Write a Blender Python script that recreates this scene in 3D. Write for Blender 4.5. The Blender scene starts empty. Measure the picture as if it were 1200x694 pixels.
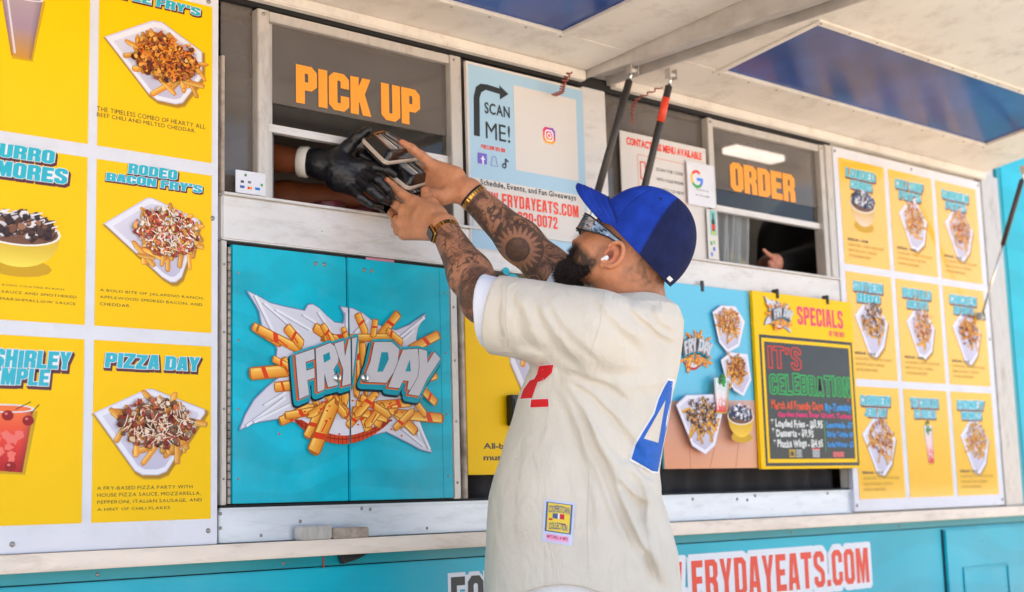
import bpy, bmesh, math, random
import numpy as np
from mathutils import Vector, Matrix
from mathutils.bvhtree import BVHTree
R = math.radians
scene = bpy.context.scene
COL = scene.collection

# ------------------------------------------------------------------ camera
CF = 1628.5; CA = .72902; CP = .14449; CR = -.028238
C0 = np.array([0, -3.2, 1.05])
_fw = np.array([math.sin(CA)*math.cos(CP), math.cos(CA)*math.cos(CP), math.sin(CP)])
_r = np.array([math.cos(CA), -math.sin(CA), 0]); _u = np.cross(_r, _fw)
CRV = _r*math.cos(CR)+_u*math.sin(CR); CUV = -_r*math.sin(CR)+_u*math.cos(CR)
cam = bpy.data.objects.new('camera', bpy.data.cameras.new('camera')); COL.objects.link(cam)
m = Matrix.Identity(4)
for i in range(3):
    m[i][0], m[i][1], m[i][2], m[i][3] = CRV[i], CUV[i], -_fw[i], C0[i]
cam.matrix_world = m
cam.data.sensor_width = 36; cam.data.lens = 36*CF/1200
cam.data.clip_start = .05; cam.data.clip_end = 2000
cam.data.dof.use_dof = True; cam.data.dof.focus_distance = 3.75; cam.data.dof.aperture_fstop = 2.6
scene.camera = cam

# ------------------------------------------------------------------ light
SUN_EL, SUN_AZ = R(52), R(20)     # azimuth from +Y towards +X: the sun stands behind the truck
w = bpy.data.worlds.new('World'); scene.world = w; w.use_nodes = True
nt = w.node_tree; bg = nt.nodes['Background']; bg.inputs[1].default_value = .15
sky = nt.nodes.new('ShaderNodeTexSky'); sky.sky_type = 'NISHITA'; sky.sun_disc = False
sky.sun_elevation = SUN_EL; sky.sun_rotation = SUN_AZ; sky.dust_density = 2.0; sky.air_density = 1.0
nt.links.new(sky.outputs[0], bg.inputs[0])
sun = bpy.data.objects.new('sun', bpy.data.lights.new('sun', 'SUN')); COL.objects.link(sun)
sun.data.energy = 4.5; sun.data.angle = R(.5); sun.data.color = (1, .95, .87)
sd = Vector((math.cos(SUN_EL)*math.sin(SUN_AZ), math.cos(SUN_EL)*math.cos(SUN_AZ), math.sin(SUN_EL)))
sun.rotation_euler = sd.to_track_quat('Z', 'Y').to_euler()
scene.view_settings.view_transform = 'Standard'; scene.view_settings.look = 'None'
scene.view_settings.exposure = 1.5; scene.view_settings.gamma = 1
scene.cycles.max_bounces = 8

# ------------------------------------------------------------------ geometry helpers
def ray(px, py): return CRV*(px-600)+CUV*(347-py)+_fw*CF
def W(px, py, y=0.):                    # the point of the truck's side (plane y) seen at a photo pixel
    d = ray(px, py); return C0+d*((y-C0[1])/d[1])
def D(px, py, dep):                     # the point at a given depth
    return C0+ray(px, py)*(dep/CF)
def WX(px, py, y=0.):
    p = W(px, py, y); return (p[0], p[2])
def B(x0, y0, x1, y1, y=0.):            # wall rectangle from two corner pixels: x0, x1, z0, z1
    a = W(x0, y0, y); b = W(x1, y1, y); return (a[0], b[0], b[2], a[2])
def lin(c):
    c = c/255.; return c/12.92 if c <= .04045 else ((c+.055)/1.055)**2.4
def rgb(r, g, b): return (lin(r), lin(g), lin(b), 1)

def empty(name, loc=(0, 0, 0), label=None, cat=None, group=None, kind=None, parent=None):
    o = bpy.data.objects.new(name, None); COL.objects.link(o); o.location = loc
    o.empty_display_size = .1
    tag(o, label, cat, group, kind)
    if parent: o.parent = parent
    return o
def tag(o, label=None, cat=None, group=None, kind=None):
    if label: o['label'] = label
    if cat: o['category'] = cat
    if group: o['group'] = group
    if kind: o['kind'] = kind
    return o
def link(name, me, mat, parent=None, smooth=False):
    o = bpy.data.objects.new(name, me); COL.objects.link(o)
    if mat and not me.materials: me.materials.append(mat)
    if smooth:
        me.polygons.foreach_set('use_smooth', [True]*len(me.polygons))
    if parent:
        o.parent = parent
        q = parent; loc = Vector(q.location)
        while q.parent: q = q.parent; loc += Vector(q.location)
        o.location = -loc if True else o.location
    return o
# every parent stands unrotated at its own location; children meshes are written in world coordinates
def fix_local(o, parent):
    pass
def bm_box(bm, x0, x1, y0, y1, z0, z1, bev=0.0):
    r = bmesh.ops.create_cube(bm, size=1)
    vs = r['verts']
    bmesh.ops.scale(bm, vec=(x1-x0, y1-y0, z1-z0), verts=vs)
    bmesh.ops.translate(bm, vec=((x0+x1)/2, (y0+y1)/2, (z0+z1)/2), verts=vs)
    if bev:
        es = list({e for v in vs for e in v.link_edges})
        bmesh.ops.bevel(bm, geom=es, offset=bev, segments=2, affect='EDGES', clamp_overlap=True)
def obj_bm(name, bm, mat, parent=None, smooth=False):
    me = bpy.data.meshes.new(name); bm.to_mesh(me); bm.free()
    return link(name, me, mat, parent, smooth)
def box(name, x0, x1, y0, y1, z0, z1, mat, parent=None, bev=.002):
    bm = bmesh.new(); bm_box(bm, x0, x1, y0, y1, z0, z1, bev)
    return obj_bm(name, bm, mat, parent)
def boxes(name, L, mat, parent=None, bev=.002):
    bm = bmesh.new()
    for b in L: bm_box(bm, *b, bev)
    return obj_bm(name, bm, mat, parent)
def tube_bm(bm, pts, rad, n=12, cap=True):
    pts = [Vector(p) for p in pts]
    if not hasattr(rad, '__len__'): rad = [rad]*len(pts)
    rings = []; up = None
    for i, p in enumerate(pts):
        t = (pts[min(i+1, len(pts)-1)]-pts[max(i-1, 0)])
        if t.length < 1e-9: t = Vector((0, 0, 1))
        t.normalize()
        if up is None:
            up = t.orthogonal().normalized()
        up = (up-t*up.dot(t)).normalized(); s = t.cross(up)
        rings.append([bm.verts.new(p+(up*math.cos(a)+s*math.sin(a))*rad[i]) for a in [2*math.pi*k/n for k in range(n)]])
    for a, b in zip(rings, rings[1:]):
        for k in range(n): bm.faces.new((a[k], a[(k+1) % n], b[(k+1) % n], b[k]))
    if cap:
        bm.faces.new(rings[0][::-1]); bm.faces.new(rings[-1])
def tube(name, pts, rad, mat, parent=None, n=12):
    bm = bmesh.new(); tube_bm(bm, pts, rad, n)
    return obj_bm(name, bm, mat, parent, True)
def disc_bm(bm, c, nrm, r, h, n=12):
    c = Vector(c); nrm = Vector(nrm).normalized()
    tube_bm(bm, [c, c+nrm*h*.6, c+nrm*h], [r, r, r*.7], n)

# ------------------------------------------------------------------ materials
def mat(name, col, rough=.5, metal=0., spec=.5, bump=0., bscale=200., var=0., vscale=4., dirt=0., dcol=(90, 70, 50), coat=0., emis=None, stretch=(1, 1, 1), sss=0.):
    M = bpy.data.materials.new(name); M.use_nodes = True; t = M.node_tree; N = t.nodes; L = t.links
    b = N['Principled BSDF']
    b.inputs['Roughness'].default_value = rough; b.inputs['Metallic'].default_value = metal
    b.inputs['Specular IOR Level'].default_value = spec; b.inputs['Coat Weight'].default_value = coat
    b.inputs['Coat Roughness'].default_value = .06
    tc = N.new('ShaderNodeTexCoord'); mp = N.new('ShaderNodeMapping'); mp.inputs['Scale'].default_value = stretch
    L.new(tc.outputs['Object'], mp.inputs[0])
    src = None
    if col == 'VC':
        a = N.new('ShaderNodeVertexColor'); a.layer_name = 'Col'; src = a.outputs[0]
    else:
        a = N.new('ShaderNodeRGB'); a.outputs[0].default_value = rgb(*col); src = a.outputs[0]
    if var:
        n = N.new('ShaderNodeTexNoise'); n.inputs['Scale'].default_value = vscale; n.inputs['Detail'].default_value = 6
        L.new(mp.outputs[0], n.inputs[0])
        mr = N.new('ShaderNodeMapRange'); mr.inputs[1].default_value = .3; mr.inputs[2].default_value = .7
        mr.inputs[3].default_value = 1-var; mr.inputs[4].default_value = 1+var
        L.new(n.outputs[0], mr.inputs[0])
        mx = N.new('ShaderNodeVectorMath'); mx.operation = 'SCALE'
        L.new(src, mx.inputs[0]); L.new(mr.outputs[0], mx.inputs['Scale']); src = mx.outputs[0]
    if dirt:
        n = N.new('ShaderNodeTexNoise'); n.inputs['Scale'].default_value = 9; n.inputs['Detail'].default_value = 9; n.inputs['Roughness'].default_value = .7
        L.new(mp.outputs[0], n.inputs[0])
        cr = N.new('ShaderNodeMapRange'); cr.inputs[1].default_value = .5; cr.inputs[2].default_value = .78; cr.inputs[4].default_value = dirt
        L.new(n.outputs[0], cr.inputs[0])
        mx = N.new('ShaderNodeMix'); mx.data_type = 'RGBA'; L.new(cr.outputs[0], mx.inputs[0]); L.new(src, mx.inputs[6])
        mx.inputs[7].default_value = rgb(*dcol); src = mx.outputs[2]
    L.new(src, b.inputs['Base Color'])
    if bump:
        n = N.new('ShaderNodeTexNoise'); n.inputs['Scale'].default_value = bscale; n.inputs['Detail'].default_value = 5
        L.new(mp.outputs[0], n.inputs[0])
        bp = N.new('ShaderNodeBump'); bp.inputs['Strength'].default_value = bump; bp.inputs['Distance'].default_value = .003
        L.new(n.outputs[0], bp.inputs['Height']); L.new(bp.outputs[0], b.inputs['Normal'])
    if sss:
        b.inputs['Subsurface Weight'].default_value = sss; b.inputs['Subsurface Radius'].default_value = (.012, .005, .003); b.inputs['Subsurface Scale'].default_value = 1
    if emis:
        b.inputs['Emission Color'].default_value = rgb(*emis[0]); b.inputs['Emission Strength'].default_value = emis[1]
    return M
def glass(name, tint=(255, 255, 255), alpha_t=.9, rough=.03, haze=0., dcol=(110, 106, 104)):
    # thin pane: tinted see-through plus a Fresnel reflection
    M = bpy.data.materials.new(name); M.use_nodes = True; t = M.node_tree; N = t.nodes; L = t.links
    N.remove(N['Principled BSDF']); out = N['Material Output']
    tr = N.new('ShaderNodeBsdfTransparent'); c = rgb(*tint); tr.inputs[0].default_value = (c[0]*alpha_t, c[1]*alpha_t, c[2]*alpha_t, 1)
    gl = N.new('ShaderNodeBsdfGlossy'); gl.inputs['Roughness'].default_value = rough
    df = N.new('ShaderNodeBsdfDiffuse'); df.inputs[0].default_value = rgb(*dcol)
    fr = N.new('ShaderNodeFresnel'); fr.inputs[0].default_value = 1.5
    nz = N.new('ShaderNodeTexNoise'); nz.inputs['Scale'].default_value = 3.5; nz.inputs['Detail'].default_value = 6
    tc = N.new('ShaderNodeTexCoord'); L.new(tc.outputs['Object'], nz.inputs[0])
    mr = N.new('ShaderNodeMapRange'); mr.inputs[3].default_value = haze*.4; mr.inputs[4].default_value = haze*1.5; L.new(nz.outputs[0], mr.inputs[0])
    m1 = N.new('ShaderNodeMixShader'); L.new(mr.outputs[0], m1.inputs[0]); L.new(tr.outputs[0], m1.inputs[1]); L.new(df.outputs[0], m1.inputs[2])
    ge = N.new('ShaderNodeNewGeometry'); iv = N.new('ShaderNodeMath'); iv.operation = 'SUBTRACT'; iv.inputs[0].default_value = 1; L.new(ge.outputs['Backfacing'], iv.inputs[1])
    ml = N.new('ShaderNodeMath'); ml.operation = 'MULTIPLY'; L.new(fr.outputs[0], ml.inputs[0]); L.new(iv.outputs[0], ml.inputs[1])
    m2 = N.new('ShaderNodeMixShader'); L.new(ml.outputs[0], m2.inputs[0]); L.new(m1.outputs[0], m2.inputs[1]); L.new(gl.outputs[0], m2.inputs[2])
    L.new(m2.outputs[0], out.inputs[0]); return M

M = {}
M['cream'] = mat('cream_paint', (226, 218, 207), .42, var=.07, vscale=4, dirt=.5, dcol=(150, 125, 100), bump=.1, bscale=60)
M['rail'] = mat('aluminium_rail', (220, 215, 212), .42, metal=.2, var=.05, vscale=5, dirt=.5, dcol=(150, 136, 124), stretch=(1, 3, 4), bump=.15, bscale=40)
M['post'] = mat('worn_metal', (204, 196, 188), .42, metal=.35, var=.12, vscale=9, dirt=.7, dcol=(110, 85, 65), stretch=(2, 2, .7), bump=.3, bscale=50)
M['rusty'] = mat('rusty_edge', (180, 165, 150), .6, metal=.2, var=.2, vscale=30, dirt=1., dcol=(85, 55, 35), bump=.5, bscale=90)
M['kick'] = mat('brushed_metal', (214, 220, 228), .35, metal=.25, var=.06, vscale=5, dirt=.4, dcol=(120, 116, 112), stretch=(.8, 3, 4), bump=.1, bscale=60)
M['galv'] = mat('galvanised_metal', (196, 190, 184), .4, metal=.35, var=.15, vscale=14, dirt=.35, dcol=(90, 85, 80), stretch=(6, .8, 1), bump=.15, bscale=40)
M['shelf'] = mat('shelf_paint', (244, 226, 208), .5, var=.06, vscale=8, dirt=.5, dcol=(150, 120, 100), stretch=(.7, 3, 3))
M['teal'] = mat('teal_vinyl', (0, 178, 198), .25, var=.09, vscale=1.6, dirt=.05, dcol=(160, 200, 200), spec=.4)
def swirl(mt, sc=2.6, amt=.055):
    t = mt.node_tree; N = t.nodes; L = t.links; b = N['Principled BSDF']; src = b.inputs['Base Color'].links[0].from_socket
    tc = N.new('ShaderNodeTexCoord'); wv_ = N.new('ShaderNodeTexWave'); wv_.wave_type = 'RINGS'; wv_.inputs['Scale'].default_value = sc; wv_.inputs['Distortion'].default_value = 9; wv_.inputs['Detail'].default_value = 1.; wv_.inputs['Detail Scale'].default_value = .9
    L.new(tc.outputs['Object'], wv_.inputs[0]); mr = N.new('ShaderNodeMapRange'); mr.inputs[1].default_value = .35; mr.inputs[2].default_value = .6; mr.inputs[3].default_value = 1-amt; mr.inputs[4].default_value = 1+amt
    L.new(wv_.outputs['Fac'], mr.inputs[0]); mx = N.new('ShaderNodeVectorMath'); mx.operation = 'SCALE'; L.new(src, mx.inputs[0]); L.new(mr.outputs[0], mx.inputs['Scale']); L.new(mx.outputs[0], b.inputs['Base Color'])
    n = N.new('ShaderNodeTexNoise'); n.inputs['Scale'].default_value = 7; n.inputs['Detail'].default_value = 8; L.new(tc.outputs['Object'], n.inputs[0])
    r2 = N.new('ShaderNodeMapRange'); r2.inputs[3].default_value = .18; r2.inputs[4].default_value = .5; L.new(n.outputs[0], r2.inputs[0]); L.new(r2.outputs[0], b.inputs['Roughness'])
M['teal_dk'] = mat('teal_trim', (0, 150, 165), .35, var=.1, vscale=3)
M['teal_door'] = mat('teal_door', (0, 180, 204), .3, var=.14, vscale=7, dirt=.14, dcol=(140, 200, 200), spec=.3, bump=.03, bscale=12)
swirl(M['teal_door']); swirl(M['teal'], 1.2, .045)
M['dark'] = mat('dark_gap', (28, 25, 25), .7)
M['black'] = mat('black_cloth', (38, 36, 40), .8, var=.25, vscale=18, bump=.4, bscale=60)
M['inter'] = mat('interior_steel', (176, 166, 156), .45, metal=.5, var=.3, vscale=2.5)
M['interd'] = mat('interior_dark', (52, 47, 45), .6, var=.4, vscale=3)
M['screw'] = mat('screw', (150, 145, 140), .35, metal=.9)
M['chrome'] = mat('chrome', (215, 215, 215), .12, metal=1.)
M['blueglass'] = mat('blue_glass', (40, 74, 142), .16, spec=.26, var=.35, vscale=2.2)
M['ground'] = mat('concrete', (208, 190, 168), .85, var=.1, vscale=.8, dirt=.3, dcol=(110, 100, 92), bump=.3, bscale=30)
M['strut'] = mat('gas_strut', (58, 54, 53), .35, metal=.3, var=.1)
M['red'] = mat('red_label', (232, 70, 40), .4)
M['ink'] = mat('printed_ink', 'VC', .35, spec=.3)
M['board'] = mat('board_white', (222, 222, 230), .22, spec=.4, var=.03, vscale=5, dirt=.25, dcol=(170, 160, 150))
M['yellow'] = mat('board_yellow', (252, 200, 0), .32, var=.02, spec=.18)
M['yellow_gloss'] = mat('board_yellow_gloss', (246, 186, 0), .2, var=.02, spec=.3, coat=.9)
M['lett_or'] = mat('orange_vinyl', (255, 160, 44), .4)
M['cyan'] = mat('cyan_ink', (32, 176, 196), .3)
M['maroon'] = mat('maroon_ink', (88, 22, 30), .35)
M['white_i'] = mat('white_ink', (232, 232, 236), .3)
M['faint'] = mat('faint_ink', (176, 140, 40), .4)
M['txt'] = mat('dark_ink', (40, 32, 20), .4)
M['blackink'] = mat('black_ink', (40, 42, 46), .4)
M['redink'] = mat('red_ink', (240, 66, 38), .4)
M['skyblue'] = mat('pale_blue_ink', (166, 200, 224), .35)
M['poster'] = mat('poster_white', (216, 210, 206), .4)
M['chalk'] = mat('chalkboard', (24, 28, 34), .35, var=.4, vscale=12, coat=.2)
M['frost'] = glass('tinted_film', (208, 200, 196), .78, .08, .27, (176, 166, 158))
M['clear'] = glass('clear_glass', (240, 242, 240), .93, .02, .07)
M['lamp'] = mat('lamp_panel', (255, 255, 255), .5, emis=((255, 252, 245), 3.))

# ------------------------------------------------------------------ print: lettering
CHARS = "ABCDEFGHIJKLMNOPQRSTUVWXYZabcdefghijklmnopqrstuvwxyz0123456789.,'-!:$&*/"

O_ = [(.25,0),(.75,0),(1,.25),(1,1.75),(.75,2),(.25,2),(0,1.75),(0,.25)]; OH = [(.36,.4),(.43,.32),(.57,.32),(.64,.4),(.64,1.6),(.57,1.68),(.43,1.68),(.36,1.6)]
PH = [(.36,1.1),(.58,1.1),(.64,1.17),(.64,1.6),(.58,1.68),(.36,1.68)]
N9 = [[(.25,0),(.75,0),(1,.25),(1,1.75),(.75,2),(.25,2),(0,1.75),(0,1.05),(.25,.8),(.64,.8),(.64,.4),(.5,.3),(.36,.38),(.36,.6),(0,.6),(0,.25)],[(.4,1.1),(.6,1.1),(.64,1.2),(.64,1.6),(.5,1.7),(.36,1.6),(.36,1.2)]]
BF = {
 'A': [[(0,0),(.22,2),(.78,2),(1,0),(.66,0),(.63,.36),(.37,.36),(.34,0)],[(.41,.68),(.59,.68),(.5,1.55)]],
 'B': [[(0,0),(.75,0),(1,.22),(1,.85),(.88,1.03),(1,1.2),(1,1.78),(.78,2),(0,2)],[(.36,.32),(.58,.32),(.64,.38),(.64,.8),(.58,.86),(.36,.86)],[(.36,1.2),(.58,1.2),(.64,1.26),(.64,1.62),(.58,1.68),(.36,1.68)]],
 'C': [[(1,.75),(.64,.75),(.64,.38),(.5,.3),(.36,.38),(.36,1.62),(.5,1.7),(.64,1.62),(.64,1.28),(1,1.28),(1,1.75),(.75,2),(.25,2),(0,1.75),(0,.25),(.25,0),(.75,0),(1,.25)]],
 'D': [[(0,0),(.72,0),(1,.25),(1,1.75),(.72,2),(0,2)],[(.36,.32),(.56,.32),(.64,.42),(.64,1.58),(.56,1.68),(.36,1.68)]],
 'E': [[(0,0),(.9,0),(.9,.36),(.36,.36),(.36,.84),(.8,.84),(.8,1.18),(.36,1.18),(.36,1.64),(.9,1.64),(.9,2),(0,2)]],
 'F': [[(0,0),(.36,0),(.36,.82),(.8,.82),(.8,1.18),(.36,1.18),(.36,1.64),(.88,1.64),(.88,2),(0,2)]],
 'G': [[(1,1.1),(.55,1.1),(.55,.8),(.66,.8),(.66,.38),(.5,.3),(.36,.38),(.36,1.62),(.5,1.7),(.64,1.62),(.64,1.35),(1,1.35),(1,1.75),(.75,2),(.25,2),(0,1.75),(0,.25),(.25,0),(1,0)]],
 'H': [[(0,0),(.36,0),(.36,.82),(.64,.82),(.64,0),(1,0),(1,2),(.64,2),(.64,1.2),(.36,1.2),(.36,2),(0,2)]],
 'I': [[(0,0),(.38,0),(.38,2),(0,2)]],
 'J': [[(0,.25),(.25,0),(.6,0),(.85,.25),(.85,2),(.49,2),(.49,.38),(.42,.3),(.36,.38),(.36,.7),(0,.7)]],
 'K': [[(0,0),(.36,0),(.36,.65),(.46,.8),(.66,0),(1.04,0),(.7,1.15),(1,2),(.64,2),(.36,1.25),(.36,2),(0,2)]],
 'L': [[(0,0),(.85,0),(.85,.36),(.36,.36),(.36,2),(0,2)]],
 'M': [[(0,0),(.32,0),(.32,1.2),(.52,0),(.72,0),(.92,1.2),(.92,0),(1.24,0),(1.24,2),(.8,2),(.62,1),(.44,2),(0,2)]],
 'N': [[(0,0),(.32,0),(.32,1.1),(.68,0),(1,0),(1,2),(.68,2),(.68,.95),(.34,2),(0,2)]],
 'O': [O_, OH], '0': [O_, OH], 'Q': [O_, OH],
 'P': [[(0,0),(.36,0),(.36,.75),(.75,.75),(1,1),(1,1.75),(.75,2),(0,2)], PH],
 'R': [[(0,0),(.36,0),(.36,.8),(.5,.8),(.62,.65),(.64,0),(1,0),(.98,.75),(.86,.98),(1,1.2),(1,1.75),(.75,2),(0,2)], PH],
 'S': [[(0,.6),(.36,.6),(.36,.38),(.5,.3),(.64,.38),(.64,.68),(.58,.78),(.15,1.05),(0,1.25),(0,1.75),(.25,2),(.75,2),(1,1.75),(1,1.4),(.64,1.4),(.64,1.62),(.5,1.7),(.36,1.62),(.36,1.36),(.42,1.28),(.85,1.0),(1,.78),(1,.25),(.75,0),(.25,0),(0,.25)]],
 'T': [[(.32,0),(.68,0),(.68,1.64),(1,1.64),(1,2),(0,2),(0,1.64),(.32,1.64)]],
 'U': [[(0,2),(0,.25),(.25,0),(.75,0),(1,.25),(1,2),(.64,2),(.64,.38),(.5,.3),(.36,.38),(.36,2)]],
 'V': [[(0,2),(.3,0),(.7,0),(1,2),(.66,2),(.5,.7),(.34,2)]],
 'W': [[(0,2),(.22,0),(.55,0),(.7,1),(.85,0),(1.18,0),(1.4,2),(1.08,2),(.98,.85),(.84,1.9),(.56,1.9),(.42,.85),(.32,2)]],
 'X': [[(0,0),(.36,0),(.5,.6),(.64,0),(1,0),(.72,1),(.98,2),(.64,2),(.5,1.4),(.36,2),(.02,2),(.28,1)]],
 'Y': [[(.32,0),(.68,0),(.68,.8),(1,2),(.65,2),(.5,1.25),(.35,2),(0,2),(.32,.8)]],
 'Z': [[(0,0),(1,0),(1,.34),(.42,.34),(1,1.7),(1,2),(0,2),(0,1.66),(.56,1.66),(0,.32)]],
 '.': [[(0,0),(.36,0),(.36,.36),(0,.36)]], ',': [[(0,-.2),(.2,-.2),(.36,.3),(0,.3)]], '-': [[(0,.8),(.5,.8),(.5,1.14),(0,1.14)]], "'": [[(0,1.4),(.26,1.4),(.36,2),(0,2)]],
 '!': [[(.05,.6),(.33,.6),(.38,2),(0,2)],[(0,0),(.36,0),(.36,.4),(0,.4)]],
 '1': [[(.2,0),(.56,0),(.56,2),(.28,2),(0,1.75),(0,1.5),(.2,1.6)]],
 '2': [[(0,0),(1,0),(1,.36),(.42,.36),(1,1.25),(1,1.75),(.75,2),(.25,2),(0,1.75),(0,1.35),(.36,1.35),(.36,1.62),(.5,1.7),(.64,1.62),(.64,1.25),(0,.35)]],
 '3': [[(0,.6),(.36,.6),(.36,.38),(.5,.3),(.64,.38),(.64,.78),(.5,.86),(.34,.86),(.34,1.18),(.5,1.18),(.64,1.26),(.64,1.62),(.5,1.7),(.36,1.62),(.36,1.4),(0,1.4),(0,1.75),(.25,2),(.75,2),(1,1.75),(1,1.2),(.86,1.02),(1,.85),(1,.25),(.75,0),(.25,0),(0,.25)]],
 '4': [[(.5,0),(.84,0),(.84,.4),(1,.4),(1,.72),(.84,.72),(.84,2),(.45,2),(0,.75),(0,.4),(.5,.4)],[(.3,.72),(.5,.72),(.5,1.35)]],
 '5': [[(0,.6),(.36,.6),(.36,.38),(.5,.3),(.64,.38),(.64,.95),(.5,1.03),(.36,.95),(0,.95),(0,2),(.95,2),(.95,1.66),(.34,1.66),(.34,1.27),(.75,1.3),(1,1.08),(1,.25),(.75,0),(.25,0),(0,.25)]],
 '6': [[(1-x,2-y) for x,y in q] for q in N9], '7': [[(.15,0),(.52,0),(1,1.6),(1,2),(0,2),(0,1.64),(.6,1.64)]],
 '8': [O_,[(.38,.34),(.62,.34),(.64,.8),(.5,.88),(.36,.8)],[(.38,1.2),(.5,1.12),(.62,1.2),(.64,1.62),(.36,1.62)]], '9': N9,
}
for ch in CHARS:
    if ch.islower() and ch.upper() in BF: BF[ch] = BF[ch.upper()]
_rc = [(0,0),(1,0),(1,2),(0,2)]
BFO = {'M': [(0,0),(1.24,0),(1.24,2),(.8,2),(.62,1.5),(.44,2),(0,2)], 'W': [(0,2),(.22,0),(1.18,0),(1.4,2)], 'N': _rc, 'H': _rc, 'U': O_, 'C': O_, 'G': O_, 'S': O_, 'E': [(0,0),(.9,0),(.9,2),(0,2)], '2': _rc, '3': O_, '5': O_, 'K': [(0,0),(1.02,0),(.8,1.1),(1,2),(0,2)], '8': O_, '6': O_, '9': O_}
GL = {}
def make_glyphs():
    todo = []
    for bold in (0., .02, .045, .07, .1):
        for ch in CHARS:
            c = bpy.data.curves.new('g', 'FONT'); c.body = ch; c.size = 1; c.resolution_u = 3
            c.offset = bold; c.fill_mode = 'FRONT'
            o = bpy.data.objects.new('g', c); COL.objects.link(o); todo.append((bold, ch, o))
    for off in (-.07, 0., .05, .12, .2):
        for ch, sp in BF.items():
            if off > .1: sp = [BFO.get(ch.upper(), sp[0])]
            c = bpy.data.curves.new('g', 'CURVE'); c.dimensions = '2D'; c.fill_mode = 'BOTH'; c.offset = off
            for P in sp:
                q = c.splines.new('POLY'); q.points.add(len(P)-1); q.use_cyclic_u = True
                for k, (x, y) in enumerate(P): q.points[k].co = (x, y, 0, 1)
            o = bpy.data.objects.new('g', c); COL.objects.link(o); todo.append((('B', off), ch, o))
    bpy.context.view_layer.update(); dg = bpy.context.evaluated_depsgraph_get()
    for bold, ch, o in todo:
        e = o.evaluated_get(dg); me = e.to_mesh()
        v = [(q.co.x, q.co.y) for q in me.vertices]; f = [tuple(p.vertices) for p in me.polygons]
        e.to_mesh_clear(); GL[(bold, ch)] = (v, f)
    for _, _, o in todo:
        c = o.data; bpy.data.objects.remove(o); bpy.data.curves.remove(c)
make_glyphs()
def layout(s, bold, gap=.09, space=.28):
    x = 0; out = []
    if isinstance(bold, tuple):
        gap = .18 if gap > 0 else 0; space = .5
        for ch in s:
            if ch == ' ': x += space; continue
            P = BF[ch][0]; lo = min(p[0] for p in P); hi = max(p[0] for p in P); out.append((ch, x-lo)); x += hi-lo+gap
        return out, x-gap
    for ch in s:
        if ch == ' ': x += space; continue
        base = GL[(0., ch)][0]
        lo = min(p[0] for p in base); hi = max(p[0] for p in base)
        out.append((ch, x-lo)); x += hi-lo+gap
    return out, x-gap
def text(name, s, rect, mat_, parent, y, bold=.02, shear=0., gap=.09, dx=0., dz=0., warp=None, caps=True, jit=0., seed=1):
    x0, x1, z0, z1 = rect
    if not isinstance(bold, tuple) and bold > .06 and caps: bold = ('B', .12 if bold > .09 else 0.)
    lay, wd = layout(s, bold, gap)
    H = .73 if caps else .95; base = 0 if caps else -.22
    if isinstance(bold, tuple): H = 2.; base = 0
    rnd = random.Random(seed); V = []; F = []
    for i, (ch, ox) in enumerate(lay):
        v, f = GL[(bold, ch)]; n = len(V); j = rnd.uniform(-jit, jit); k = 1+rnd.uniform(-jit, jit)
        for a, b in v:
            u = (a+ox)/wd; t = ((b-base)*k+j)/H
            if warp: u, t = warp(u, t)
            V.append((x0+(x1-x0)*u+shear*(t-.5)*(z1-z0)+dx, y-(i % 3)*.00004, z0+(z1-z0)*t+dz))
        F += [tuple(q+n for q in p) for p in f]
    me = bpy.data.meshes.new(name); me.from_pydata(V, [], F)
    return link(name, me, mat_, parent)
def comic(s, rect, parent, y, shear=.12, warp=None, depth=.11, seed=1, main=None):
    h = (rect[3]-rect[2]); kw = dict(jit=.03, seed=seed); o1, o2 = ('B', .2), ('B', .12)
    text('lettering', s, rect, M['maroon'], parent, y-.0003, o1, shear, .2, h*.10, -h*.17, **kw)
    text('lettering', s, rect, M['maroon'], parent, y-.0005, o1, shear, .2, h*.04, -h*.07, **kw)
    text('lettering', s, rect, M['white_i'], parent, y-.0007, o2, shear, .2, 0, 0, **kw)
    return text('lettering', s, rect, main or M['cyan'], parent, y-.0009, ('B', .05), shear, .2, 0, 0, **kw)

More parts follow.
